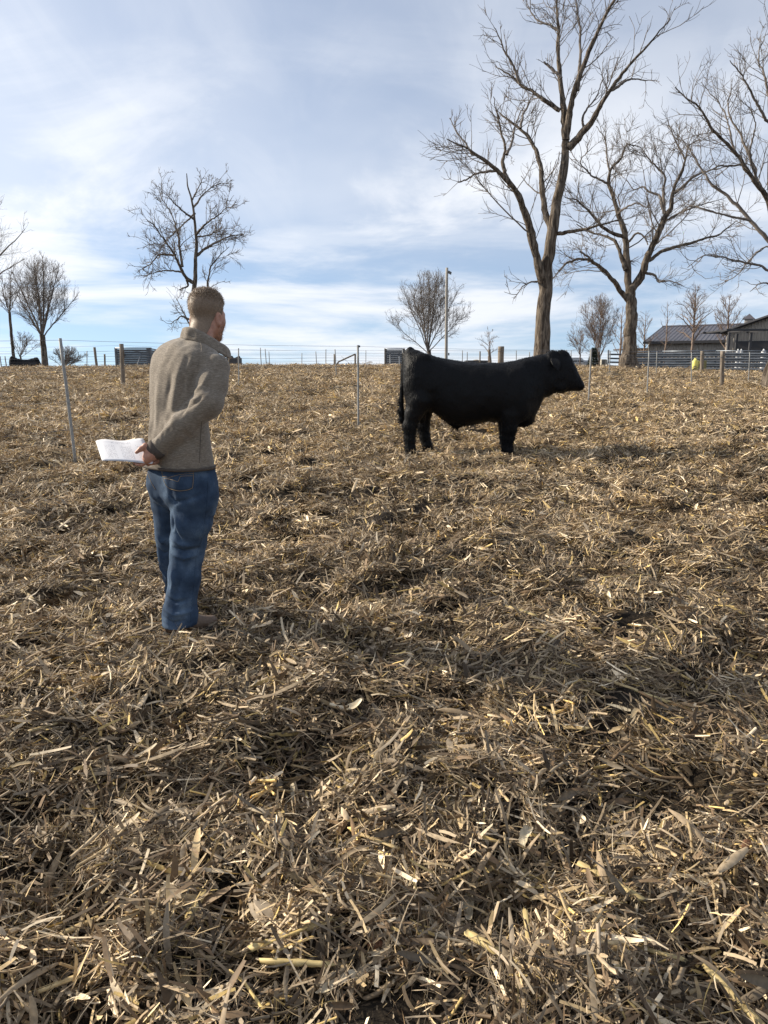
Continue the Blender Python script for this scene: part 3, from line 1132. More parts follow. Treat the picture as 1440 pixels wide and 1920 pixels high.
def body_sdf(P):
    return head_sdf_local(head_local(P)) * 1.03


def hand_sdf(P):
    """right hand below its cuff: palm, four fingers under the paper, thumb on top of it"""
    w = at(290.5, 843.5, 3.583); pk = at(279, 857, 3.571)
    d = sd_chain(P, [w, w + (pk - w) * .5, pk], [.026, .032, .027], .02)
    d = smin(d, sd_chain(P, [at(286, 852, 3.56), at(276, 861, 3.556)], [.020, .017], .02), .02)
    tips = [((277, 850, 3.60), (262, 856, 3.615), (249, 856, 3.61)), ((276, 856, 3.588), (260, 862, 3.60), (245, 862, 3.595)),
            ((277, 861, 3.575), (262, 868, 3.585), (248, 868, 3.58)), ((279, 864, 3.562), (267, 871, 3.568), (256, 871, 3.565))]
    for k, t in enumerate(tips):
        r = [.0098, .0098, .0095, .0085][k]
        d = smin(d, sd_chain(P, [at(*t[0]), at(*t[1]), at(*t[2])], [r * 1.12, r, r * .82], .006), .008)
    d = smin(d, sd_chain(P, [at(286, 842, 3.573), at(272.5, 836, 3.560), at(264, 842, 3.553), at(256, 848, 3.549)], [.017, .0125, .0108, .0085], .01), .014)
    return d


def left_hand_sdf(P):
    w = WR_L; k = at(289, 864, 3.615)
    d = sd_chain(P, [w, k], [.026, .022], .02)
    for i in range(4):
        a = at(288 + i * .6, 861 + i * 2.2, 3.615 - i * .007)
        d = smin(d, sd_chain(P, [a, a + np.array([-.04, .004, -.010]), a + np.array([-.066, .014, -.006])], [.0098, .0090, .0075], .006), .008)
    d = smin(d, sd_chain(P, [w + np.array([-.01, 0, -.005]), at(287, 855, 3.635), at(279, 857, 3.645)], [.013, .010, .008], .01), .01)
    return d


# ---- trousers
def leg(rows):
    return [at(cx, py, Y) for py, cx, r, Y in rows], [r * mpp(py, Y) for py, cx, r, Y in rows]


LEG_R = leg([(905, 366, 36, 3.715), (940, 366, 38.5, 3.71), (978, 360, 36.5, 3.715), (1012, 354, 32, 3.73), (1038, 350.5, 30, 3.74), (1077, 346.5, 29.5, 3.735), (1117, 340, 27.5, 3.735), (1150, 338, 30, 3.74), (1178, 336, 31.5, 3.745)])
LEG_L = leg([(905, 312, 31, 3.86), (940, 318, 31, 3.88), (998, 322, 29.5, 3.95), (1040, 321, 28, 4.02), (1067, 321.5, 27, 4.06), (1090, 327, 26, 4.10), (1117, 330, 26, 4.15), (1135, 331, 27, 4.18)])
PELVIS = stations([(862, 283, 392, 3.757), (880, 278, 399, 3.757), (905, 278.5, 405, 3.76), (922, 281, 406, 3.765), (938, 292, 402, 3.77), (952, 312, 392, 3.77)])
ZJ_R = at(336, 1190, 3.745)[2]


def jeans_sdf(P):
    d = loft_z(P, PELVIS, 2.5)
    a = sd_chain(P, LEG_R[0], LEG_R[1], .02); b = sd_chain(P, LEG_L[0], LEG_L[1], .02)
    d = smin(d, smin(a, b, .006), .045)
    d = smin(d, sd_ell(P, at(352, 908, 3.665), (.085, .055, .085)), .04)      # seat
    d = smin(d, sd_ell(P, at(305, 908, 3.76), (.07, .05, .08)), .04)
    # cleft between the legs, seen from behind
    d = smax(d, -sd_chain(P, [at(314, 890, 3.60), at(321, 935, 3.60), at(323, 990, 3.66)], [.006, .012, .010], .004), .02)
    d = smax(d, ZJ_R - .002 - P[..., 2], .01)
    return d


def build_man():
    g0 = at(340, 1188, MY)
    root = empty('person', (g0[0], MY, g0[2]))
    tag(root, 'man in grey-brown fleece jacket and blue jeans, hands behind his back', 'person')
    fleece, denim = fabric_jacket(), fabric_denim()
    trim = mat('dark_trim', (.055, .042, .034), (.075, .06, .05), 200, .85)
    skin = mat('skin', (.44, .235, .165), (.36, .17, .115), 45, .5, spec=.35, bump=.06, bscale=300)
    stitch = mat('seam_thread', (.30, .21, .12), (.2, .15, .1), 300, .8)
    # body: head, neck and hands are one figure under the clothes
    hm = skin_mesh('body', body_sdf, HC + np.array((-.15, -.2, -.27)), HC + np.array((.17, .17, .15)), .0048)
    rh = skin_mesh('hand', hand_sdf, at(240, 885, 3.50) - np.array((0, .0, 0)), at(302, 815, 3.66), .0032)
    arms = lambda P: smin(sd_chain(P, [SH_R, EL_R, WR_R], [.05, .042, .032], .02), smin(sd_chain(P, [SH_L, EL_L, WR_L], [.035, .036, .030], .02), sd_chain(P, [at(350, 870, 3.77), at(342, 700, 3.80), hp(0, -.07, -.18)], [.08, .08, .045], .05), .05), .05)
    la = skin_mesh('torso', lambda P: smin(arms(P), left_hand_sdf(P), .006), at(262, 900, 3.48), at(460, 610, 4.08), .0075)
    mb = MB()
    for me in (hm, la, rh):
        V = coords(me); nl = len(me.polygons)
        f = np.zeros(len(me.loops), np.int32); me.loops.foreach_get('vertex_index', f)
        mb.add(V, f.reshape(-1, 4))
    body = mb.build('body', skin, root, True)
    # eyes and brows
    for s in (-1, 1):
        u = np.linspace(0, np.pi, 8); v = np.linspace(0, 2 * np.pi, 12, endpoint=False)
        Ve = np.array([(math.sin(a) * math.cos(b), math.sin(a) * math.sin(b), math.cos(a)) for a in u for b in v]) * .0115 + hp(s * .031, .083, -.010)
        ix = np.arange(96).reshape(8, 12); nx = np.roll(ix, -1, 1)
        MB().add(Ve, np.stack([ix[:-1], nx[:-1], nx[1:], ix[1:]], -1).reshape(-1, 4)).build('eye', mat('eye_white', (.55, .52, .5), rough=.15), root, True)
    # jacket
    jm = skin_mesh('jacket', jacket_sdf, at(250, 905, 3.45), at(492, 600, 4.1), .0075)
    V = coords(jm); Nn = vert_normals(jm)
    back = np.clip(-Nn[:, 1] * 1.4 + .3, 0, 1)
    folds = [([(338, 690), (333, 730), (330, 765), (338, 790)], .010, .017, 3.66), ([(322, 700), (316, 735), (312, 770)], -.010, .016, 3.66),
             ([(350, 668), (348, 700), (344, 735), (350, 765)], -.010, .013, 3.66), ([(360, 672), (352, 690), (346, 708)], .009, .012, 3.66),
             ([(372, 690), (362, 712), (357, 735)], -.009, .012, 3.66), ([(300, 700), (296, 760), (300, 800)], .008, .02, 3.7),
             ([(285, 720), (290, 770), (284, 820)], -.007, .016, 3.7), ([(312, 780), (320, 800), (318, 830)], .007, .017, 3.66),
             ([(376, 726), (366, 738), (358, 752)], .009, .008, 3.6), ([(372, 748), (358, 752), (344, 760), (340, 768)], .010, .008, 3.6),
             ([(383, 742), (370, 756), (356, 764)], -.009, .007, 3.6), ([(352, 755), (350, 768), (346, 778)], -.008, .007, 3.6),
             ([(396, 700), (388, 720), (378, 735)], .006, .010, 3.66), ([(410, 690), (404, 715), (396, 735)], -.006, .011, 3.68),
             ([(330, 792), (318, 803), (306, 815)], .006, .009, 3.6), ([(316, 802), (312, 814), (316, 824)], -.006, .008, 3.6),
             ([(300, 818), (296, 828), (300, 838)], .005, .007, 3.58), ([(345, 800), (360, 812), (368, 835)], -.005, .014, 3.66),
             ([(384, 800), (388, 835), (384, 862)], .005, .012, 3.7), ([(362, 840), (340, 852), (315, 855)], .005, .012, 3.66)]
    hgt = fold_disp(V, Nn, folds, back)
    hgt += vnoise3(V * np.array([14, 14, 7]), 8) * .010 + vnoise3(V * np.array([30, 30, 18]), 9) * .005
    set_coords(jm, V + Nn * hgt[:, None])
    jacket = obj('jacket', jm, fleece, root)
    Fq = np.zeros(len(jm.loops), np.int32); jm.loops.foreach_get('vertex_index', Fq)
    bv = BVHTree.FromPolygons([tuple(v) for v in coords(jm)], Fq.reshape(-1, 4).tolist())
    seam(bv, [(350, 634), (366, 637), (376, 643), (378, 655), (374, 672), (370, 688)], .0016, fleece, 'shoulder_seam', jacket)
    seam(bv, [(378, 790), (376, 820), (374, 868)], .0013, trim, 'side_seam', jacket)
    # hem band: a thin dark binding below the fleece
    c = TORSO[np.argmin(np.abs(TORSO[:, 0] - Z_HEM))]
    zs = np.array([Z_HEM - .006, Z_HEM + .008])
    th = np.linspace(0, 2 * np.pi, 64, endpoint=False)
    C = pchip(np.array([Z_HEM + .004]), TORSO[:, 0], TORSO[:, 1:])[0]
    ring = []
    for rad, zz in ((-.012, zs[0]), (.0035, zs[0]), (.0045, zs[1]), (-.012, zs[1])):
        pw = lambda v: np.sign(v) * np.abs(v) ** (2 / 2.35)
        ring.append(np.array([C[0], C[1], 0]) + np.outer(pw(np.cos(th)) * (C[2] + rad), MR) + np.outer(pw(np.sin(th)) * (C[3] + rad), MF) + UP * zz)
    Vr = np.concatenate(ring); ix = np.arange(256).reshape(4, 64); nx = np.roll(ix, -1, 1)
    MB().add(Vr, np.concatenate([np.stack([ix[i], nx[i], nx[(i + 1) % 4], ix[(i + 1) % 4]], -1) for i in range(4)])).build('hem_band', trim, jacket, True)
    # cuff
    ax = (WR_R - EL_R) / np.linalg.norm(WR_R - EL_R)
    MB().tube([WR_R + ax * v for v in (-.012, .006, .024, .030)], [.0495, .0505, .0475, .040], 20).build('cuff', trim, jacket, True)
    ax = (WR_L - EL_L) / np.linalg.norm(WR_L - EL_L)
    MB().tube([WR_L + ax * v for v in (-.012, .006, .024, .030)], [.0485, .0495, .0465, .040], 20).build('cuff', trim, jacket, True)
    # stand-up collar, open at the throat
    CC = at(378, 640, 3.862)
    half_t = [(0, -.088, .068), (.050, -.074, .060), (.082, -.025, .034), (.090, .03, .006), (.078, .09, -.022), (.052, .142, -.043)]
    half_b = [(0, -.097, .005), (.058, -.084, -.006), (.104, -.03, -.040), (.112, .03, -.062), (.092, .09, -.080), (.058, .138, -.088)]

    def full(hh):
        hh = np.array(hh)
        m2 = hh[:0:-1] * np.array([-1, 1, 1])
        return np.concatenate([m2, hh])
    t = np.linspace(0, 10, 61)
    T = pchip(t, np.arange(11), full(half_t)); Bm = pchip(t, np.arange(11), full(half_b))
    rows = []
    for k in np.linspace(0, 1, 6):
        p = Bm + (T - Bm) * k
        bulge = math.sin(k * math.pi) * .003
        out_ = p.copy(); out_[:, 2] = 0; out_[:, :2] /= np.linalg.norm(out_[:, :2], axis=1, keepdims=True)
        p = p + out_ * bulge + vnoise(t * 1.7, np.full(61, k * 2.0), 5)[:, None] * out_ * .012
        rows.append(p)
    outer = rows; inner = []
    for p in rows[::-1]:
        o2 = p.copy(); o2[:, 2] = 0; o2[:, :2] /= np.linalg.norm(o2[:, :2], axis=1, keepdims=True)
        inner.append(p - o2 * .0075)
    L = np.stack(outer + inner)                       # (12, 61, 3)
    W3 = CC + L[..., 0:1] * MR + L[..., 1:2] * MF + L[..., 2:3] * UP
    ix = np.arange(12 * 61).reshape(12, 61)
    nxr = np.roll(ix, -1, 0)
    Fc = [np.stack([ix[:, :-1], ix[:, 1:], nxr[:, 1:], nxr[:, :-1]], -1).reshape(-1, 4), np.array([ix[:, 0][::-1], ix[:, -1]])]
    obj('collar', make_mesh('collar', W3.reshape(-1, 3), Fc), fleece, jacket)
    # jeans
    jn = skin_mesh('jeans', jeans_sdf, at(258, 1195, 3.55), np.array((at(432, 900, 3.75)[0], 4.36, at(330, 858, 3.75)[2])), .0075)
    V = coords(jn); Nn = vert_normals(jn)
    back = np.clip(-Nn[:, 1] * 1.4 + .4, 0, 1)
    folds = [([(325, 1028), (345, 1034), (372, 1030)], -.010, .010, 3.66), ([(324, 1010), (342, 1020), (360, 1022)], .008, .010, 3.66), ([(322, 1040), (345, 1046), (368, 1042)], .008, .011, 3.66),
             ([(327, 955), (335, 985), (342, 1000)], .008, .010, 3.64), ([(326, 975), (330, 1000), (340, 1012)], -.007, .009, 3.64),
             ([(322, 1060), (328, 1090), (322, 1110)], .008, .011, 3.68), ([(340, 1060), (336, 1095), (330, 1115)], -.006, .010, 3.68),
             ([(312, 1120), (330, 1128), (352, 1124)], -.009, .009, 3.68), ([(308, 1140), (330, 1150), (358, 1146)], .009, .010, 3.68), ([(306, 1155), (326, 1166), (348, 1162)], -.008, .009, 3.68),
             ([(308, 1172), (330, 1178), (360, 1172)], .006, .009, 3.68), ([(294, 1000), (306, 1014), (312, 1010)], .009, .010, 3.9), ([(294, 1030), (304, 1040), (314, 1036)], -.008, .010, 3.9),
             ([(295, 1060), (303, 1075), (312, 1085)], .008, .010, 3.95), ([(303, 1095), (312, 1105), (318, 1100)], -.008, .010, 4.0),
             ([(318, 925), (330, 940), (352, 936), (380, 926)], -.006, .010, 3.63), ([(395, 960), (388, 1000), (374, 1040)], -.005, .012, 3.7)]
    hgt = 1.5 * fold_disp(V, Nn, folds, back) + vnoise3(V * np.array([13, 13, 9]), 14) * .014 + vnoise3(V * np.array([30, 30, 22]), 15) * .007
    set_coords(jn, V + Nn * hgt[:, None])
    jeans = obj('jeans', jn, denim, root)
    Fq = np.zeros(len(jn.loops), np.int32); jn.loops.foreach_get('vertex_index', Fq)
    bj = BVHTree.FromPolygons([tuple(v) for v in coords(jn)], Fq.reshape(-1, 4).tolist())
    # right seat pocket: a raised patch with stitched edges
    def patch(c4, name, off):
        c4 = np.array(c4, float); n = 12
        tt = np.linspace(0, 1, n)
        top = c4[0] + (c4[1] - c4[0]) * tt[:, None]
        bot = pchip(tt, np.linspace(0, 1, len(c4) - 2), c4[2:][::-1] if False else c4[2:])
        q = np.stack([top + (bot - top) * k for k in np.linspace(0, 1, 9)])
        S = on_surface(bj, q.reshape(-1, 2), off=off)
        S2 = on_surface(bj, q.reshape(-1, 2), off=-.006)
        if len(S) != 9 * n or len(S2) != 9 * n:
            return
        ix = np.arange(9 * n).reshape(9, n)
        mb = MB()
        mb.add(np.concatenate([S, S2]), np.stack([ix[:-1, :-1], ix[1:, :-1], ix[1:, 1:], ix[:-1, 1:]], -1).reshape(-1, 4))
        b = 9 * n
        rim = list(ix[0]) + list(ix[1:, -1]) + list(ix[-1, -2::-1]) + list(ix[-2:0:-1, 0])
        rim = np.array(rim); r2 = np.roll(rim, -1)
        mb.F[4].append(np.stack([rim, r2, r2 + b, rim + b], -1))
        p = mb.build(name, denim, jeans, True)
        return p
    pk = patch([(304, 880), (363, 881), (309, 902), (316, 915), (338, 921), (362, 915)], 'pocket', .004)
    par = pk or jeans
    seam(bj, [(304, 881), (309, 902), (316, 914), (338, 920), (361, 914), (363, 881)], .0012, stitch, 'pocket_stitching', par, 40, .0045)
    seam(bj, [(307, 893), (318, 895), (330, 892), (345, 889), (362, 888)], .0012, stitch, 'pocket_stitching', par, 24, .0045)
    seam(bj, [(309, 897), (322, 899), (334, 903), (340, 893), (362, 892)], .0012, stitch, 'pocket_stitching', par, 24, .0045)
    seam(bj, [(388, 878), (389, 915), (386, 960), (378, 1010), (368, 1045), (364, 1090), (360, 1130), (356, 1175)], .0014, denim, 'side_seam', jeans, 60)
    seam(bj, [(296, 878), (306, 895), (314, 910), (320, 922)], .0013, denim, 'seat_seam', jeans, 20)
    seam(bj, [(276, 884), (284, 905), (292, 918)], .0013, stitch, 'pocket_edge', jeans, 16)
    seam(bj, [(306, 1184), (320, 1190), (336, 1191), (354, 1188)], .0016, stitch, 'hem_stitching', jeans, 20)
    # belt glimpsed under the jacket
    # boots
    leather = mat('boot_leather', (.115, .075, .05), (.17, .12, .085), 30, .6, bump=.2, bscale=120)
    sole = mat('boot_sole', (.03, .026, .022), rough=.8)
    for (px, py, Y, yaw) in ((337, 1184, 3.745, 58), (331, 1138, 4.18, 38)):
        h0 = at(px, py, Y); zz = gz1(h0[0], h0[1]) + .01
        h0 = np.array((h0[0], h0[1], zz))
        a = math.radians(yaw); f = np.array((math.sin(a), math.cos(a), 0)); r = np.array((math.cos(a), -math.sin(a), 0))

        def boot(P):
            d = sd_chain(P, [h0 + UP * .16, h0 + UP * .07, h0 + f * .02 + UP * .05], [.045, .047, .05], .03)
            d = smin(d, sd_chain(P, [h0 - f * .045 + UP * .035, h0 + f * .09 + UP * .035, h0 + f * .175 + UP * .03], [.036, .040, .034], .03), .04)
            return smax(d, h0[2] + .012 - P[..., 2], .006)
        bm = skin_mesh('boot', boot, h0 - np.array((.2, .2, .03)), h0 + np.array((.28, .28, .24)), .0075)
        b = obj('boot', bm, leather, root)

        def solef(P):
            q = P - h0
            l, ff = q @ r, q @ f
            w = .040 + .010 * np.exp(-((ff - .11) / .06) ** 2)
            e = np.maximum(np.abs(ff - .062) - .10, 0)
            d2 = np.sqrt((l / w) ** 2 + (e / .05) ** 2) - 1
            return smax(d2 * .04, np.abs(q[..., 2] - .004) - .012, .004)
        obj('sole', skin_mesh('sole', solef, h0 - np.array((.2, .2, .03)), h0 + np.array((.28, .28, .06)), .0075), sole, b)
    # hair: a close cap and short strands, longer on top
    def hair_mask(q):
        line = np.where(q[..., 1] > .0, -.012 + (q[..., 1]) * 1.02, np.where(q[..., 1] > -.045, -.022 - (-q[..., 1]) * 1.25, -.078 - (-.045 - q[..., 1]) * 1.4))
        line = np.where((np.abs(q[..., 0]) > .045) & (q[..., 1] > -.002) & (q[..., 1] < .03), -.035, line)
        return q[..., 2] - line

    def hair_sdf(P):
        q = head_local(P)
        d = sd_ell(q, (0, -.006, .028), (.078, .099, .082))
        d = smin(d, sd_ell(q, (0, .032, -.045), (.060, .064, .085)), .035)
        d = smin(d, sd_cone(q, (0, -.022, -.055), (0, -.075, -.20), .059, .066), .03)
        top = np.clip((q[..., 2] - .02) / .08, 0, 1)
        d = d - .002 - .006 * top
        return smax(d, -hair_mask(q) * .7, .012) * 1.03
    hair_m = mat('hair', (.155, .108, .072), (.225, .16, .108), 160, .55, spec=.4)
    hme = skin_mesh('hair', hair_sdf, HC + np.array((-.15, -.16, -.16)), HC + np.array((.16, .17, .17)), .0048)
    hair = obj('hair', hme, hair_m, root)
    rng = np.random.default_rng(12)

    def hl(V):
        q = head_local(V)
        return .0045 + .0155 * np.clip((q[:, 2] - .04) / .06, 0, 1) + .010 * np.clip((q[:, 1] - .05) / .04, 0, 1) * (q[:, 2] > .05)

    def lean(V):
        q = head_local(V)
        return HF * .8 * np.clip((q[:, 2:3] - .0) / .08, 0, 1) - UP * 1.5 * np.clip((.06 - q[:, 2:3]) / .07, 0, 1)
    A, Fa = fur(hme, lambda q, n: .35 + np.clip((head_local(q)[:, 2] - .0) / .06, 0, 1.5), 26000, hl, .0006, lean, rng, .16)
    strand_m = mat('hair_strand', (.19, .135, .09), (.29, .208, .138), 200, .45, spec=.5)
    o = obj('strands', make_mesh('strands', A, Fa), strand_m, hair)
    o['kind'] = 'stuff'
    # stubble beard along the jaw
    Vb = coords(hm); qb = head_local(Vb)
    A, Fa = fur(hm, lambda q, n: ((lambda L: (L[:, 2] < -.03) & (L[:, 2] > -.125) & (L[:, 1] > .012) & (np.abs(L[:, 0]) > .012) & (L[:, 2] < -.02 - (L[:, 1] - .02) * .55))(head_local(q))).astype(float) + 1e-9, 3500, .0055, .0006, (0, 0, -.5), rng, .3)
    o = obj('beard', make_mesh('beard', A, Fa), strand_m, root)
    o['kind'] = 'stuff'
    # papers: two letter sheets gripped between thumb and fingers
    build_papers()
    return root


def build_papers():
    m, nn, ll, bs = new_mat('printed_paper')
    bs.inputs['Roughness'].default_value = .75
    tc = nn.new('ShaderNodeTexCoord'); sp = nn.new('ShaderNodeSeparateXYZ')
    ll.new(tc.outputs['UV'], sp.inputs[0])
    u, v = sp.outputs['X'], sp.outputs['Y']
    # rows of print broken into words and columns
    rows = math_node(nn, ll, 'FRACT', math_node(nn, ll, 'MULTIPLY', v, 30.0))
    inrow = math_node(nn, ll, 'LESS_THAN', rows, 0.45)
    nz = nn.new('ShaderNodeTexNoise'); nz.inputs['Scale'].default_value = 1.0; nz.inputs['Detail'].default_value = 1
    cb = nn.new('ShaderNodeCombineXYZ')
    ll.new(math_node(nn, ll, 'MULTIPLY', u, 55.0), cb.inputs[0])
    ll.new(math_node(nn, ll, 'MULTIPLY', math_node(nn, ll, 'FLOOR', math_node(nn, ll, 'MULTIPLY', v, 30.0)), 7.3), cb.inputs[1])
    ll.new(cb.outputs[0], nz.inputs['Vector'])
    word = math_node(nn, ll, 'GREATER_THAN', nz.outputs['Fac'], 0.5)
    colw = nn.new('ShaderNodeTexNoise'); colw.inputs['Scale'].default_value = 6.0; colw.inputs['Detail'].default_value = 0
    c2 = nn.new('ShaderNodeCombineXYZ'); ll.new(u, c2.inputs[0]); ll.new(c2.outputs[0], colw.inputs['Vector'])
    incol = math_node(nn, ll, 'GREATER_THAN', colw.outputs['Fac'], 0.44)
    def between(s, a, b):
        return math_node(nn, ll, 'MULTIPLY', math_node(nn, ll, 'GREATER_THAN', s, a), math_node(nn, ll, 'LESS_THAN', s, b))
    body_ = math_node(nn, ll, 'MULTIPLY', between(u, .08, .92), between(v, .08, .74))
    title = math_node(nn, ll, 'MULTIPLY', between(u, .3, .7), between(v, .80, .90))
    ink = math_node(nn, ll, 'MAXIMUM', math_node(nn, ll, 'MULTIPLY', body_, incol), title)
    ink = math_node(nn, ll, 'MULTIPLY', math_node(nn, ll, 'MULTIPLY', ink, inrow), word)
    ink = math_node(nn, ll, 'MULTIPLY', ink, .62)
    mx = nn.new('ShaderNodeMix'); mx.data_type = 'RGBA'
    mx.inputs[6].default_value = (.66, .66, .69, 1); mx.inputs[7].default_value = (.10, .10, .14, 1)
    ll.new(ink, mx.inputs['Factor']); ll.new(mx.outputs[2], bs.inputs['Base Color'])
    base = at(232, 850, 3.60)
    root = empty('paper', base)
    tag(root, 'white printed papers held behind the man\'s back', 'paper')

    def sheet(c4, bow, thick, sub):
        n = 14
        A, B, C, D = [at(*q) for q in c4]          # far left, far right, near right, near left
        ss = np.linspace(0, 1, n)
        U, Vv = np.meshgrid(ss, ss)
        P = (1 - U)[..., None] * (1 - Vv)[..., None] * D + U[..., None] * (1 - Vv)[..., None] * C + (1 - U)[..., None] * Vv[..., None] * A + U[..., None] * Vv[..., None] * B
        nrm = np.cross(C - D, A - D); nrm /= np.linalg.norm(nrm)
        hgt = bow * (np.sin(U * np.pi * 1.1 + .5) - .5) * (.4 + .6 * Vv) + .010 * np.sin(U * 7 + 1) * Vv ** 2 + .012 * (U - .2) * (Vv - .5)
        P = P + nrm * hgt[..., None]
        Q = P - nrm * thick
        ix = np.arange(n * n).reshape(n, n); b = n * n
        top = np.stack([ix[:-1, :-1], ix[:-1, 1:], ix[1:, 1:], ix[1:, :-1]], -1).reshape(-1, 4)
        rim = np.array(list(ix[0]) + list(ix[1:, -1]) + list(ix[-1, -2::-1]) + list(ix[-2:0:-1, 0])); r2 = np.roll(rim, -1)
        F = np.concatenate([top, top[:, ::-1] + b, np.stack([rim, rim + b, r2 + b, r2], -1)])
        me = make_mesh('sheet', np.concatenate([P.reshape(-1, 3), Q.reshape(-1, 3)]), F)
        uv = me.uv_layers.new(name='UVMap')
        vi = np.zeros(len(me.loops), np.int32); me.loops.foreach_get('vertex_index', vi)
        UVv = np.stack([U.ravel(), Vv.ravel()], -1); UVv = np.concatenate([UVv, UVv])
        uv.data.foreach_set('uv', UVv[vi].astype(np.float32).ravel())
        obj('sheet', me, m, root)
    sheet([(180, 829, 3.70), (268, 821, 3.67), (286, 864, 3.545), (191, 863, 3.565)], .014, .0006, 0)
    sheet([(183, 831, 3.70), (270, 824, 3.67), (285, 866, 3.546), (191.5, 864.3, 3.566)], .0135, .0006, 1)


MAN = build_man()

# ------------------------------------------------------------------ bare winter trees
def bark_material(name, c1, c2, scale, bump):
    m, nn, ll, bs = new_mat(name)
    tc = nn.new('ShaderNodeTexCoord'); mp = nn.new('ShaderNodeMapping'); mp.inputs['Scale'].default_value = (1, 1, .16)
    ll.new(tc.outputs['Object'], mp.inputs[0])
    nz = nn.new('ShaderNodeTexNoise'); nz.inputs['Scale'].default_value = scale; nz.inputs['Detail'].default_value = 6; nz.inputs['Roughness'].default_value = .65; nz.inputs['Distortion'].default_value = .6
    ll.new(mp.outputs[0], nz.inputs['Vector'])
    r = nn.new('ShaderNodeValToRGB'); e = r.color_ramp.elements
    e[0].position = .40; e[0].color = (*c1, 1); e[1].position = .62; e[1].color = (*c2, 1)
    ll.new(nz.outputs['Fac'], r.inputs[0]); ll.new(r.outputs[0], bs.inputs['Base Color'])
    bs.inputs['Roughness'].default_value = .9; bs.inputs['Specular IOR Level'].default_value = .15
    bp = nn.new('ShaderNodeBump'); bp.inputs['Strength'].default_value = bump; bp.inputs['Distance'].default_value = .06
    ll.new(nz.outputs['Fac'], bp.inputs['Height']); ll.new(bp.outputs[0], bs.inputs['Normal'])
    return m


BARK = bark_material('furrowed_bark', (.045, .034, .026), (.20, .165, .13), 13, 1.0)
BRANCH = mat('branch_bark', (.125, .105, .09), (.21, .18, .155), 4, .85, spec=.15)
BIRCH = mat('pale_branch_bark', (.17, .125, .10), (.25, .19, .15), 4, .85, spec=.15)


def resample(P, n):
    P = np.asarray(P, float)
    s = np.concatenate([[0], np.cumsum(np.linalg.norm(np.diff(P[:, :3], axis=0), axis=1))])
    return pchip(np.linspace(0, s[-1], n), s, P)


def spawn(par, rad, rng, per_m, Lf, ang, up, wob, n, rk, rmin, t0=.2, rmax=None, maxn=6000, env=None, rtip=.45):
    """children along parent lines. par (B,N,3), rad (B,N); returns P (M,n,3), R (M,n)"""
    B, Np, _ = par.shape
    seglen = np.linalg.norm(np.diff(par, axis=1), axis=2).sum(1)
    cnt = np.maximum(rng.poisson(seglen * per_m), 1)
    if cnt.sum() > maxn:
        cnt = np.maximum((cnt * (maxn / cnt.sum())).astype(int), 0)
    ib = np.repeat(np.arange(B), cnt)
    M = len(ib)
    t = t0 + (1 - t0) * rng.random(M) ** .85
    f = t * (Np - 1); i0 = np.minimum(f.astype(int), Np - 2); fr = (f - i0)[:, None]
    p = par[ib, i0] * (1 - fr) + par[ib, i0 + 1] * fr
    r0 = rad[ib, i0] * (1 - fr[:, 0]) + rad[ib, i0 + 1] * fr[:, 0]
    d = par[ib, i0 + 1] - par[ib, i0]; d /= np.linalg.norm(d, axis=1, keepdims=True) + 1e-9
    rnd = rng.normal(0, 1, (M, 3)); perp = rnd - (rnd * d).sum(1, keepdims=True) * d
    perp /= np.linalg.norm(perp, axis=1, keepdims=True) + 1e-9
    a = rng.normal(ang, ang * .28, M)[:, None]
    dr = d * np.cos(a) + perp * np.sin(a)
    L = Lf(seglen[ib], t) * rng.uniform(.55, 1.25, M)
    if env is not None:
        L = L * np.clip(env(p + dr * L[:, None]), .25, 1)
    R0 = np.clip(r0 * rk * rng.uniform(.7, 1.1, M), rmin, rmax)
    P = np.zeros((M, n, 3)); P[:, 0] = p
    step = (L / (n - 1))[:, None]
    w = rng.normal(0, wob, (M, 3))
    for k in range(1, n):
        dr = dr + np.array([0, 0, 1.0]) * up / (n - 1) + rng.normal(0, wob, (M, 3)) + w * .3
        dr /= np.linalg.norm(dr, axis=1, keepdims=True)
        P[:, k] = P[:, k - 1] + dr * step
    R = R0[:, None] * np.linspace(1, rtip, n)[None] ** 1.0
    return P, np.maximum(R, rmin * .6)


def tubes_mesh(sets):
    mb = MB()
    for P, R, sides in sets:
        if len(P):
            V, F = tubes(P, R, sides)
            mb.add(V, F)
    return mb


def px_limb(rows, Y, dep=0.0, wig=.0, rng=None):
    """rows of (px, py, radius px); the limb leans dep metres towards or away over its length"""
    out = []
    n = len(rows)
    for i, (px, py, r) in enumerate(rows):
        yy = Y + dep * (i / max(n - 1, 1))
        p = at(px, py, yy)
        out.append((*p, r * mpp(py, yy)))
    return np.array(out)


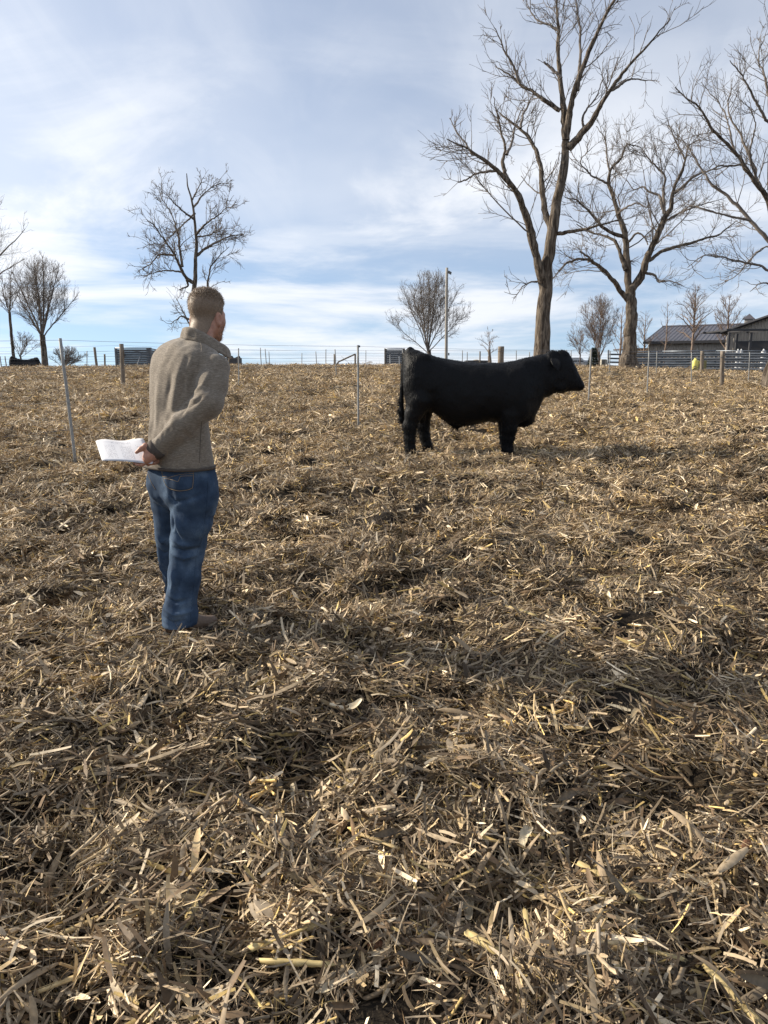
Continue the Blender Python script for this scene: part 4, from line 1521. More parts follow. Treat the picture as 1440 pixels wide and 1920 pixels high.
def drawn_tree(name, label, trunk, limbs, Y, group, seed, levels, bark=BARK, twig_mat=BRANCH, flare=1.5):
    """a tree whose trunk and main limbs are given; finer branches are grown on the limbs"""
    rng = np.random.default_rng(seed)
    tr = px_limb(trunk, Y)
    zb = gz1(tr[0, 0], Y)
    tr[0, 2] = zb - .1
    root = empty(name, (tr[0, 0], Y, zb))
    tag(root, label, 'tree', group)
    n = 84
    T = resample(tr, n)
    T[:, :2] += np.stack([vnoise(np.arange(n) * .22, np.full(n, .5), seed + 5), vnoise(np.arange(n) * .22, np.full(n, 7.5), seed + 6)], -1) * .10 * (np.arange(n) > 4)[:, None]
    hgt = T[:, 2] - zb
    R = T[:, 3] * (1 + (flare - 1) * np.exp(-np.clip(hgt, 0, None) / .45)) * (1 + .10 * vnoise(np.arange(n) * .3, np.full(n, 3.5), seed))
    sides = 40
    V, F = tubes(T[None, :, :3], R[None], sides)
    # furrows and root flare
    ang = np.tile(np.arange(sides), n) * 2 * np.pi / sides
    hh = np.repeat(hgt, sides)
    c = np.repeat(T[:, :3], sides, 0)
    k = 1 + .07 * np.sin(ang * 5 + 1.3) * np.exp(-np.clip(hh, 0, None) / .5) * 2 + .06 * vnoise(ang * 3.2, hh * 2.0, seed) + .13 * (.25 - np.abs(vnoise(ang * 40 / 6.2832 * .62, hh * 1.1, seed + 1)))
    V = c + (V - c) * k[:, None]
    mb = MB(); mb.add(V, F)
    mb.build('trunk', bark, root, True)
    par, rad = [], []
    NL = 34
    for lb in limbs:
        rows, dep = lb[0], lb[1]
        Lm = resample(px_limb(rows, Y, dep), NL)
        ln = np.linalg.norm(np.diff(Lm[:, :3], axis=0), axis=1).sum()
        wk = np.cumsum(rng.normal(0, .007 * ln ** .5, (NL - 1, 3)), 0)
        Lm[1:, :3] += wk - wk[-1] * np.linspace(0, 1, NL - 1)[:, None] * .8
        rr = Lm[:, 3] * (1 + rng.normal(0, .05, NL))
        V, F = tubes(Lm[None, :, :3], rr[None], 12)
        cl = np.repeat(Lm[:, :3], 12, 0)
        V = cl + (V - cl) * (1 + rng.normal(0, .07, len(V)))[:, None]
        MB().add(V, F).build('limb', bark if Lm[0, 3] > .07 else twig_mat, root, True)
        par.append(Lm[:, :3]); rad.append(rr)
    par, rad = np.array(par), np.array(rad)
    grow_crown(root, par, rad, rng, levels, twig_mat)
    return root


def grow_crown(root, par, rad, rng, levels, twig_mat, env=None):
    sets = []
    for lv in levels:
        P, R = spawn(par, rad, rng, lv['per_m'], lv['L'], lv['ang'], lv['up'], lv['wob'], lv['n'], lv['rk'], lv['rmin'], lv.get('t0', .2), lv.get('rmax'), maxn=lv.get('maxn', 6000), env=env)
        sets.append((P, R, lv['sides']))
        if lv.get('also_parent'):
            # keep the coarse lines as parents too
            q = np.stack([resample(x, P.shape[1]) for x in par])
            rr = np.stack([np.interp(np.linspace(0, 1, P.shape[1]), np.linspace(0, 1, x.shape[0]), x) for x in rad])
            par, rad = np.concatenate([P, q]), np.concatenate([R, rr])
        else:
            par, rad = P, R
    tubes_mesh(sets).build('crown', twig_mat, root, True)


def Lc(a, b):
    """length law: a of the parent's length near its base falling to b near the tip, in parts of the parent length"""
    return lambda s, t: s * (a + (b - a) * t)


def Lm_(a, b):
    return lambda s, t: (a + (b - a) * t) * np.clip(s / 1.0, .5, 1.3)


def c5(rows, r0, r1):
    """rows in the enlarged view of the second cottonwood -> photograph pixels with tapering radius"""
    n = len(rows); r0, r1 = r0 * .86, r1 * .86
    return [(1040 + x / 3.6, 220 + y / 3.6, r0 + (r1 - r0) * i / (n - 1)) for i, (x, y) in enumerate(rows)]


def c2(rows, r0, r1):
    n = len(rows); r0, r1 = r0 * .78, r1 * .8
    return [(1240 + x / 3.555, 40 + y / 3.555, r0 + (r1 - r0) * i / (n - 1)) for i, (x, y) in enumerate(rows)]


def tp(rows, r0, r1):
    n = len(rows); r1 = r1 * .85
    return [(x, y, r0 + (r1 - r0) * (i / (n - 1)) ** .8) for i, (x, y) in enumerate(rows)]


BIG = lambda tw, f=1.0: [
    dict(per_m=1.15 * f, L=lambda s, t: np.clip(.45 * s * (1.15 - .6 * t), .6, 2.9 * (1.05 - .72 * t)), ang=.72, up=.6, wob=.11, n=10, rk=.30, rmin=.013, rmax=.030, sides=5, t0=.22, maxn=520, also_parent=True),
    dict(per_m=2.3 * f, L=lambda s, t: np.clip(.45 * s, .4, 1.25), ang=.72, up=.4, wob=.13, n=7, rk=.5, rmin=.0095, rmax=.014, sides=4, t0=.2, maxn=3600),
    dict(per_m=6.0 * f, L=lambda s, t: np.clip(.5 * s, .2, .6), ang=.65, up=.3, wob=.16, n=4, rk=.6, rmin=.0078, rmax=.0095, sides=3, t0=.15, maxn=int(tw)),
]

COTTON = 'tall cottonwood trees behind the bull'
drawn_tree('cottonwood_tree', 'tallest bare tree, its straight forked trunk rising behind the bull', tp([(1016, 697), (1017, 650), (1018, 600), (1022, 550), (1026, 500), (1033, 450), (1042, 400), (1050, 355), (1058, 310), (1062, 272)], 15.5, 8.0), [
    (tp([(1021, 545), (1010, 500), (1000, 460), (988, 420), (979, 395), (973, 375), (956, 348), (936, 325), (915, 305), (890, 290), (872, 278), (850, 268), (838, 260)], 10, .9), -1.6),
    (tp([(958, 350), (948, 328), (943, 300), (947, 280), (938, 245), (934, 215), (925, 180)], 5, .8), .8),
    (tp([(950, 290), (960, 270), (964, 245), (975, 215), (985, 195)], 3, .8), 1.0),
    (tp([(930, 320), (900, 322), (880, 332), (866, 340), (858, 342)], 2.6, .8), -.6),
    (tp([(885, 290), (868, 262), (850, 240), (842, 222)], 2.2, .7), .5),
    (tp([(1034, 440), (1022, 392), (1014, 350), (1011, 312), (1003, 285), (991, 256), (976, 240), (952, 222), (936, 212)], 6.5, 1.6), 1.4),
    (tp([(976, 241), (982, 215), (995, 190), (1004, 170)], 2.6, .8), .8),
    (tp([(1062, 280), (1058, 245), (1055, 200), (1052, 150), (1048, 100), (1050, 60), (1046, 20), (1048, -40)], 7.5, 1.6), .9),
    (tp([(1061, 262), (1072, 208), (1086, 160), (1101, 110), (1121, 64), (1140, 24), (1156, -5), (1172, -45)], 7.0, 1.8), -1.2),
    (tp([(1082, 170), (1086, 130), (1085, 90), (1084, 50), (1080, 10), (1076, -30)], 3.6, 1.2), .5),
    (tp([(1065, 278), (1086, 256), (1106, 236), (1119, 214), (1131, 190), (1146, 166), (1171, 130), (1200, 98), (1230, 62), (1258, 36)], 7.6, .9), -1.5),
    (tp([(1143, 170), (1170, 156), (1190, 150), (1222, 150)], 3.2, .8), .6),
    (tp([(1096, 246), (1092, 222), (1100, 205), (1114, 190), (1124, 170), (1130, 148)], 2.6, .8), -.8),
    (tp([(1050, 207), (1020, 186), (1000, 170), (980, 160), (962, 143), (942, 131), (930, 124)], 4.2, .8), .9),
    (tp([(975, 158), (962, 122), (946, 90), (934, 64), (926, 50)], 2.8, .7), -.7),
    (tp([(1052, 147), (1036, 131), (1020, 117)], 3.2, 2.0), .2),
    (tp([(1049, 60), (1030, 48), (1010, 42), (998, 25), (988, 8)], 2.8, .8), .6),
    (tp([(1044, 438), (1075, 436), (1100, 431), (1130, 421), (1160, 412)], 4.0, 1.4), -1.0),
    (tp([(1010, 528), (992, 530), (976, 540), (963, 560)], 2.0, .6), -.6),
], 27.0, COTTON, 21, BIG(15000, 1.0))

drawn_tree('cottonwood_tree', 'bare tree with crooked low limbs and flared trunk by the metal rail fence', tp([(1181, 696), (1180, 670), (1182, 630), (1184, 590), (1183, 560), (1182, 538)], 12.5, 10.5), [
    (tp([(1176, 562), (1160, 545), (1150, 530), (1139, 517), (1126, 505), (1112, 493), (1100, 487), (1085, 486), (1065, 491), (1047, 509)], 5.2, 2.0), -.8),
    (c5([(225, 975), (240, 955), (170, 905)], 2.6, 2.0), -.3),
    (c5([(505, 1170), (495, 1050), (490, 900), (470, 780), (440, 720), (410, 620), (380, 520), (355, 440), (370, 360), (440, 290), (490, 190), (580, 205)], 8.0, .9), .9),
    (c5([(478, 810), (390, 770), (330, 730), (270, 670), (200, 590), (140, 545), (70, 540)], 4.2, .9), -1.0),
    (c5([(478, 1030), (440, 920), (400, 830), (340, 790), (250, 770), (150, 720)], 4.6, .9), 1.3),
    (c5([(358, 445), (290, 410), (220, 375), (170, 300), (260, 200)], 2.6, .7), -.8),
    (c5([(372, 360), (355, 250), (340, 150), (280, 60)], 2.2, .6), .5),
    (c5([(430, 650), (480, 610), (550, 580), (630, 610)], 2.6, .8), -.9),
    (c5([(520, 1160), (590, 1050), (610, 960), (650, 870), (700, 740), (740, 650), (770, 610), (790, 530), (810, 450), (850, 370), (880, 270), (900, 200), (985, 150)], 8.6, .9), -.9),
    (c5([(742, 650), (720, 580), (710, 540), (640, 500), (590, 460), (530, 480), (480, 420)], 3.4, .8), .9),
    (c5([(790, 520), (860, 470), (950, 400), (1050, 360), (1120, 345)], 3.8, 1.0), -1.2),
    (c5([(640, 965), (700, 915), (800, 885), (900, 860), (980, 825), (1080, 800), (1160, 740), (1220, 700)], 4.4, .9), .9),
    (c5([(740, 705), (800, 670), (900, 630), (980, 600), (1080, 570)], 2.8, .8), -1.0),
    (c5([(610, 1050), (680, 1070), (700, 1110), (780, 1100), (870, 1140)], 3.0, .8), -.8),
    (c5([(745, 640), (730, 500), (735, 400), (690, 340), (620, 270), (590, 210)], 3.4, .8), 1.0),
    (c5([(878, 280), (840, 190), (790, 90), (760, 20)], 2.2, .6), .4),
    (c5([(500, 840), (560, 785), (610, 820), (630, 860)], 2.6, 1.2), -.5),
    (c5([(500, 1150), (480, 1000), (520, 970)], 3.0, 2.0), .4),
], 31.5, COTTON, 33, BIG(19000, 1.25), flare=1.9)

drawn_tree('cottonwood_tree', 'bare tree on the right edge, its trunk mostly out of the picture', [(1446, 737, 16), (1455, 690, 14.5), (1466, 610, 13.5), (1467, 520, 12.5), (1456, 420, 11), (1450, 340, 9), (1452, 250, 7), (1462, 150, 5), (1470, 50, 3)], [
    (c2([(745, 1330), (690, 1150), (640, 1080), (560, 960), (480, 870), (330, 720), (240, 580), (150, 500), (90, 430)], 6.5, .9), -.9),
    (c2([(700, 1180), (640, 1000), (590, 870), (540, 750), (470, 650), (440, 560), (470, 420)], 4.0, .8), .8),
    (c2([(760, 1500), (620, 1350), (480, 1190), (350, 1080), (290, 1000), (230, 900), (170, 830)], 5.0, .8), .9),
    (c2([(750, 700), (700, 630), (600, 480), (520, 340), (465, 260)], 4.0, .8), -.6),
    (c2([(760, 900), (710, 640), (690, 400), (640, 250), (690, 80)], 4.0, .8), .7),
    (c2([(770, 1690), (711, 1655), (620, 1620), (500, 1610), (400, 1575), (300, 1560), (180, 1640)], 3.4, .8), -.8),
    (c2([(600, 1330), (450, 1290), (300, 1260), (200, 1240), (100, 1310)], 2.8, .8), .6),
    (c2([(650, 1080), (600, 870), (630, 700), (560, 560)], 3.0, .7), -.7),
    (c2([(500, 900), (450, 700), (400, 560), (270, 400)], 2.4, .7), .6),
    (c2([(560, 960), (430, 960), (330, 1000), (200, 1070)], 2.6, .8), -.8),
    (c2([(770, 1500), (700, 1500), (600, 1580), (500, 1690), (420, 1740)], 2.4, .7), .5),
    (c2([(770, 1750), (690, 1740), (640, 1760), (590, 1800)], 2.2, .7), -.4),
], 20.5, COTTON, 45, [
    dict(per_m=1.5, L=lambda s, t: np.clip(.42 * s * (1.1 - .7 * t), .4, 1.9 * (1.05 - .65 * t)), ang=.7, up=.55, wob=.12, n=9, rk=.32, rmin=.010, rmax=.022, sides=5, t0=.12, maxn=420, also_parent=True),
    dict(per_m=2.9, L=lambda s, t: np.clip(.42 * s, .25, .8), ang=.75, up=.4, wob=.15, n=6, rk=.55, rmin=.006, rmax=.010, sides=4, t0=.15, maxn=2600),
    dict(per_m=7.5, L=lambda s, t: np.clip(.5 * s, .12, .38), ang=.7, up=.3, wob=.2, n=4, rk=.6, rmin=.0056, rmax=.007, sides=3, t0=.15, maxn=18000)])


def far_tree(name, label, px, Y, top, left, right, fork_py, trunk_px, seed, form='fan', group=None, dens=1.0, twig=BRANCH, limbs_n=9, rtw=1.0, lean=0):
    """a bare tree farther off: trunk, radial limbs filling its own crown shape, twigs. Edges are read in the photograph"""
    rng = np.random.default_rng(seed)
    zb0 = at(px, 690, Y)
    zb = gz1(zb0[0], Y)
    root = empty(name, (zb0[0], Y, zb))
    tag(root, label, 'tree', group)
    k = mpp(600, Y)
    ztop, zf = at(px, top, Y)[2], at(px, fork_py, Y)[2]
    r0 = trunk_px * k / 2
    xl, xr = at(left, 600, Y)[0], at(right, 600, Y)[0]
    cx, hw = (xl + xr) / 2, (xr - xl) / 2
    base = np.array((zb0[0], Y, zb))
    mb = MB()
    ft = np.array((base[0] + lean * k, Y, zf))
    if form == 'spire':
        ft = np.array((base[0] + lean * k, Y, zb + (ztop - zb) * .97))
    tr = resample(np.array([(*(base - UP * .1), r0 * 1.25), (*(base * .6 + ft * .4 + np.array((.03, 0, 0))), r0 * .95), (*ft, r0 * (.8 if form != 'spire' else .12))]), 16)
    tr[1:, :2] += np.cumsum(rng.normal(0, .012, (15, 2)), 0)
    V, F = tubes(tr[None, :, :3], tr[None, :, 3], 10)
    MB().add(V, F).build('trunk', BARK if twig is BRANCH else twig, root, True)
    H = ztop - zf
    par, rad = [], []
    n = 14
    for i in range(limbs_n):
        a = i * 2.39996 + rng.uniform(-.3, .3)
        if form == 'fan':
            u = (i + .5) / limbs_n
            spread = .15 + .95 * u ** .8
            s = ft - UP * H * .05 * u
            e = np.array((cx + hw * spread * math.cos(a) * .95, Y + hw * spread * math.sin(a) * .95, zf + H * (1.0 - .62 * u ** 1.6) * rng.uniform(.88, 1.0)))
            m = s + (e - s) * .45 + UP * H * .02
            m[0] = s[0] + (e[0] - s[0]) * .46; m[1] = s[1] + (e[1] - s[1]) * .46
            r = r0 * .34 * (1 - .4 * u)
        elif form == 'spire':
            u = (i + .5) / limbs_n
            z0 = zf + (ztop - zf) * u * .92
            j = np.interp(z0, tr[:, 2], np.arange(16)); s = tr[min(int(j), 15), :3].copy()
            wv = hw * (.55 + .9 * math.sin(math.pi * min(.95, u * .85 + .12))) * (1 - u * .55)
            e = s + np.array((math.cos(a) * wv, math.sin(a) * wv, wv * rng.uniform(.9, 1.7)))
            m = s + (e - s) * .5 - UP * wv * .06
            r = r0 * .38 * (1 - u * .7)
        else:   # oval with a leader
            u = (i + .5) / limbs_n
            z0 = zf + H * u * .7
            s = ft + (np.array((cx, Y, ztop)) - ft) * u * .7
            wv = hw * math.sin(math.pi * (.28 + .6 * u))
            e = np.array((s[0] + (cx - s[0]) * .3 + math.cos(a) * wv, Y + math.sin(a) * wv, min(ztop, z0 + H * .30 * rng.uniform(.6, 1.2))))
            m = s + (e - s) * .5 + UP * .04 * H
            r = r0 * .5 * (1 - u * .6)
        L = resample(np.array([(*s, r), (*m, r * .7), (*e, r * .22)]), n)
        ln = np.linalg.norm(e - s)
        L[1:, :3] += np.cumsum(rng.normal(0, .012 * ln ** .5, (n - 1, 3)), 0)
        par.append(L[:, :3]); rad.append(L[:, 3])
    if form == 'oval':
        L = resample(np.array([(*ft, r0 * .8), (*(ft * .5 + .5 * np.array((cx, Y, ztop)) + np.array((.1, .1, 0))), r0 * .4), (cx, Y, ztop, r0 * .06)]), n)
        par.append(L[:, :3]); rad.append(L[:, 3])
    par, rad = np.array(par), np.array(rad)
    for L, R in zip(par, rad):
        V, F = tubes(L[None], R[None], 6)
        MB().add(V, F).build('limb', twig, root, True)
    c = np.array((cx, Y, (ztop + zf) / 2 - H * .02)); rr = np.array((hw * 1.06, hw * 1.06, H * .56))
    env = lambda q: np.clip(1.6 - np.linalg.norm((q - c) / rr, axis=1) ** 2, 0, 1)
    rt = rtw * k * .26
    sc_ = H / 5.0
    lv = [dict(per_m=2.2 * dens / sc_, L=lambda s, t: np.clip(.5 * s * (1.15 - .6 * t), .10 * H, .45 * H), ang=.72, up=.55, wob=.09, n=8, rk=.45, rmin=rt * 1.1, rmax=rt * 1.7, sides=4, t0=.12, maxn=int(240 * dens), also_parent=True),
          dict(per_m=3.4 * dens / sc_, L=lambda s, t: np.clip(.45 * s, .06 * H, .2 * H), ang=.66, up=.4, wob=.12, n=5, rk=.55, rmin=rt * .85, rmax=rt * 1.2, sides=3, t0=.15, maxn=int(1300 * dens)),
          dict(per_m=4.4 * dens / sc_, L=lambda s, t: np.clip(.55 * s, .04 * H, .11 * H), ang=.6, up=.3, wob=.14, n=4, rk=.6, rmin=rt * .7, rmax=rt * .9, sides=3, t0=.15, maxn=int(3800 * dens))]
    grow_crown(root, par, rad, rng, lv, twig, env)
    return root


drawn_tree('maple_tree', 'dark round-crowned bare tree directly behind the man\'s head', tp([(357, 694), (360, 620), (361, 570), (364, 530), (367, 490), (369, 450), (364, 410), (360, 375), (352, 345), (350, 325)], 6.2, .8), [
    (tp([(362, 530), (348, 517), (336, 492), (326, 470), (302, 440), (288, 420), (276, 412)], 3.6, .6), -1.5), (tp([(348, 518), (352, 534), (346, 540), (336, 543)], 2.4, 1.2), .3),
    (tp([(367, 480), (386, 465), (410, 451), (436, 441), (456, 438)], 3.0, .6), 1.2), (tp([(342, 500), (336, 460), (330, 430), (320, 400), (302, 372)], 2.6, .6), 1.5),
    (tp([(368, 440), (386, 420), (405, 406), (428, 388)], 2.4, .6), -1.6), (tp([(365, 412), (342, 395), (326, 380), (314, 366)], 2.2, .6), -1.0),
    (tp([(362, 390), (378, 370), (398, 352), (415, 342)], 2.0, .6), 1.2), (tp([(389, 560), (390, 535), (396, 500), (410, 480), (430, 462)], 2.4, .6), 1.2),
    (tp([(330, 478), (300, 478), (282, 495), (268, 506)], 2.2, .6), .9), (tp([(340, 510), (315, 505), (290, 510), (268, 520)], 1.8, .6), -1.0), (tp([(360, 376), (372, 352), (382, 332)], 1.6, .5), .6),
    (tp([(357, 600), (342, 594), (330, 600), (318, 608)], 2.0, .6), -.6), (tp([(357, 615), (340, 580), (330, 560)], 1.6, .5), .8), (tp([(365, 540), (389, 562), (405, 545)], 2.4, .8), .9),
    (tp([(366, 400), (345, 420), (322, 440), (300, 470)], 1.8, .5), 1.8), (tp([(368, 445), (395, 440), (415, 425)], 1.8, .5), 1.8),
], 48.0, None, 58, [
    dict(per_m=2.6, L=lambda s, t: np.clip(.55 * s * (1.1 - .5 * t), .6, 1.75), ang=.75, up=.35, wob=.13, n=8, rk=.4, rmin=.018, rmax=.030, sides=4, t0=.12, maxn=640, also_parent=True),
    dict(per_m=2.0, L=lambda s, t: np.clip(.45 * s, .35, 1.0), ang=.7, up=.3, wob=.2, n=5, rk=.55, rmin=.013, rmax=.018, sides=3, t0=.15, maxn=3800),
    dict(per_m=7.0, L=lambda s, t: np.clip(.5 * s, .25, .65), ang=.65, up=.2, wob=.25, n=4, rk=.6, rmin=.013, rmax=.015, sides=3, t0=.15, maxn=20000)], flare=1.2)

FAR = 'bare trees along the far edge of the field'
far_tree('bare_tree', 'broad fan-shaped bare tree at the far left, thick short trunk', 84, 44, 472, 6, 152, 628, 12, 71, 'fan', FAR, 1.3, limbs_n=10)
far_tree('bare_tree', 'thin straight bare tree left of the fan-shaped tree', 27, 46, 505, -30, 66, 585, 6, 72, 'fan', FAR, .8, limbs_n=8)
far_tree('bare_tree', 'bare tree reaching in over the left edge of the picture', -66, 36, 330, -190, 74, 560, 20, 73, 'fan', FAR, 1.0, limbs_n=12)
far_tree('bare_tree', 'small round bare tree low on the far left skyline', 40, 58, 618, 10, 72, 668, 4, 74, 'fan', FAR, .6, limbs_n=9)
far_tree('bare_shrub', 'rounded leafless bush on the skyline left of the corrugated panel', 122, 50, 648, 86, 162, 690, 5, 75, 'fan', FAR, .75, limbs_n=14, rtw=1.0)
far_tree('bare_tree', 'fan-shaped bare tree beside the light pole', 802, 54, 502, 722, 888, 655, 9, 76, 'fan', FAR, 1.4, limbs_n=10)
far_tree('bare_tree', 'little pale sapling behind the wooden fence posts', 916, 60, 612, 892, 937, 668, 3, 77, 'oval', FAR, .45, BIRCH, limbs_n=9)
far_tree('bare_tree', 'reddish multi-stemmed bare tree left of the crooked tree', 1122, 56, 547, 1070, 1168, 672, 6, 78, 'fan', FAR, 1.2, BIRCH, limbs_n=10)
far_tree('bare_tree', 'low spreading bare tree above the silver pickup', 1086, 50, 616, 1058, 1112, 664, 3, 79, 'fan', FAR, .6, BIRCH, limbs_n=9)
far_tree('bare_tree', 'bushy upright bare tree just right of the crooked trunk', 1205, 60, 578, 1187, 1226, 668, 4, 80, 'spire', FAR, .8, BIRCH, limbs_n=18)
far_tree('bare_tree', 'slim bare tree half hidden behind the crooked trunk', 1160, 64, 570, 1143, 1190, 668, 4, 81, 'spire', FAR, .7, BIRCH, limbs_n=16)
far_tree('bare_tree', 'slender pale bare tree at the barn\'s left corner', 1243, 50, 560, 1230, 1262, 655, 3, 82, 'spire', FAR, .5, BIRCH, limbs_n=14)
far_tree('bare_tree', 'open-crowned pale bare tree before the middle of the barn roof', 1295, 48, 532, 1262, 1336, 645, 6, 83, 'oval', FAR, .9, BIRCH, limbs_n=16)
far_tree('bare_tree', 'dense upright bare tree before the right end of the barn', 1360, 49, 546, 1336, 1388, 650, 5, 84, 'spire', FAR, 1.0, BIRCH, limbs_n=26)

# ------------------------------------------------------------------ fences, posts and the light pole
OLDWOOD = mat('weathered_wood', (.105, .085, .066), (.24, .20, .16), 9, .9, stretch=(3, 3, .35), bump=.5, bscale=14)
GREYROD = mat('grey_rod', (.30, .30, .29), (.20, .20, .195), 20, .6, spec=.3)
WIRE = mat('fence_wire', (.22, .22, .225), rough=.45, metal=.7)
STEEL = mat('galvanised_steel', (.20, .22, .25), (.125, .145, .17), 3.2, .42, metal=.55, stretch=(1, 1, 2.5), spec=.4)
STEELD = mat('dull_steel', (.12, .135, .155), (.17, .185, .205), 3, .55, metal=.4)
BLACKP = mat('black_plastic', (.012, .012, .013), rough=.5)


def post_pts(px0, py0, px1, py1, Y=None):
    """base pixel -> ground point by marching the view ray; top at the same depth"""
    if Y is None:
        ys = np.linspace(.8, 42, 8000)
        P = np.array([at(px0, py0, y) for y in (.8, 42.0)])
        a = P[0] + (P[1] - P[0]) * ((ys - .8) / 41.2)[:, None]
        h = a[:, 2] - ground_base(a[:, 0], a[:, 1])
        i = np.argmax(h < 0) if (h < 0).any() else len(ys) - 1
        Y = ys[i]
    return at(px0, py0, Y), at(px1, py1, Y), Y


def wire_run(P, parent, r, sag=.01):
    """one strand through its points with a little sag between posts"""
    out = []
    for a, b in zip(P[:-1], P[1:]):
        for t in np.linspace(0, 1, 8)[:-1]:
            out.append(a + (b - a) * t - UP * sag * 4 * t * (1 - t) * np.linalg.norm(b - a) * .3)
    out.append(P[-1])
    MB().tube(np.array(out), r, 4).build('wire', WIRE, parent, True)


def rod(parent, b, t, r, m, name='post', sides=8, seed=0):
    rng = np.random.default_rng(seed)
    n = 6
    P = b + (t - b) * np.linspace(-.06, 1, n)[:, None] + np.concatenate([np.zeros((1, 3)), rng.normal(0, r * .06, (n - 1, 3))])
    P[0] = b - UP * .15
    MB().tube(P, r * (1 + rng.normal(0, .02, n)), sides).build(name, m, parent, True)


def near_fence():
    spec = [(143, 877, 113, 634, .022), (672, 806, 671, 647, .0175), (1103, 757, 1109, 655, .017), (1213, 742, 1217, 658, .017), (1296, 727, 1297, 660, .016), (1403, 722, 1406, 660, .016)]
    root = None
    tops, bases = [], []
    for i, (x0, y0, x1, y1, r) in enumerate(spec):
        b, t, Y = post_pts(x0, y0, x1, y1)
        if root is None:
            root = empty('wire_fence', b)
            tag(root, 'wire fence on thin grey rods running past the bull', 'fence')
        rod(root, b, t, r if i else .0195, GREYROD, seed=i)
        tops.append(t); bases.append(b)
    tops, bases = np.array(tops), np.array(bases)
    # carry on out of the frame on the left
    d = bases[0] - bases[1]; d /= np.linalg.norm(d)
    tops = np.concatenate([[tops[0] + d * 4 + UP * .02], tops]); bases = np.concatenate([[bases[0] + d * 4], bases])
    for k in (.985, .76, .52, .30):
        wire_run(bases + (tops - bases) * k, root, .0019)
    # black insulators
    for i in range(2, len(tops)):
        p = bases[i] + (tops[i] - bases[i]) * .985
        MB().box(p + np.array((.02, 0, 0)), (.035, .025, .03), bev=.006).build('insulator', BLACKP, root)


def second_fence():
    spec = [(-60, 742, -62, 650, .06, 'w'), (231, 730, 228, 645, .058, 'w'), (448, 727, 447, 653, .018, 'r'), (631, 711, 628, 655, .018, 'r'), (755, 706, 755, 655, .018, 'r'), (1142, 706, 1144, 658, .018, 'r'), (1230, 706, 1232, 659, .018, 'r')]
    root = None
    T, B = [], []
    for i, (x0, y0, x1, y1, r, k) in enumerate(spec):
        b, t, Y = post_pts(x0, y0, x1, y1)
        if root is None:
            root = empty('wire_fence', b)
            tag(root, 'many-stranded wire fence with a thick grey wooden post left of the man', 'fence')
        rod(root, b, t, r, OLDWOOD if k == 'w' else GREYROD, sides=12 if k == 'w' else 8, seed=20 + i)
        T.append(t); B.append(b)
    T, B = np.array(T), np.array(B)
    for k in (.97, .85, .74, .63, .52, .41, .30):
        wire_run(B + (T - B) * k, root, .0024)


def crest_fence():
    Yc = 36.5
    root = empty('wire_fence', at(500, 690, Yc))
    tag(root, 'far wire fence along the crest with close thin posts and a braced corner', 'fence')
    spec = [(-40, 690, -41, 648, 4, 'w'), (3, 690, 0, 668, 2, 'r'), (13, 690, 9, 668, 2, 'r'), (163, 692, 163, 658, 1.6, 'r'), (183, 702, 177, 651, 4.6, 'w'), (197, 693, 196, 664, 3.2, 'w'),
            (429, 688, 430, 658, 3.2, 'w'), (490, 687, 488, 652, 1.6, 'r'), (500, 687, 497, 654, 1.6, 'r'), (506, 686, 504, 659, 1.4, 'r'), (566, 686, 566, 662, 1.4, 'r'), (594, 686, 592, 659, 1.6, 'r'),
            (611, 686, 611, 655, 1.6, 'r'), (627, 688, 627, 664, 3.4, 'w'), (666, 687, 666, 663, 3.4, 'w'), (686, 687, 686, 657, 1.4, 'r'), (867, 690, 867, 657, 1.6, 'r'), (876, 690, 876, 660, 1.6, 'r'),
            (900, 690, 900, 659, 2.6, 'w'), (968, 690, 968, 657, 1.6, 'r'), (993, 690, 993, 660, 1.6, 'r'), (1062, 690, 1062, 656, 1.8, 'r'), (1071, 690, 1071, 657, 1.4, 'r'), (1106, 690, 1107, 655, 2, 'r')]
    T, B = [], []
    for i, (x0, y0, x1, y1, r, k) in enumerate(spec):
        b, t = at(x0, y0, Yc), at(x1, y1, Yc)
        b[2] = min(b[2], gz1(b[0], Yc))
        rod(root, b, t, r / 2 * mpp(680, Yc), OLDWOOD if k == 'w' else GREYROD, sides=10 if k == 'w' else 6, seed=50 + i)
    b1, b2 = at(629, 681, Yc - .15), at(666, 664, Yc - .15)
    rod(root, b1, b2, .035, OLDWOOD, 'brace', seed=91)
    MB().tube([at(640, 668, Yc - .1), at(660, 686, Yc - .1)], .006, 4).build('brace_wire', WIRE, root, True)
    for y0 in (657, 662, 667, 672, 677, 682):
        P = np.array([at(x, y0 + dy, Yc) for x, dy in ((-120, 2), (183, 1.5), (429, 0), (627, -.3), (867, 0), (993, 0), (1108, 0))])
        wire_run(P, root, .0032, .004)


near_fence()
second_fence()
crest_fence()


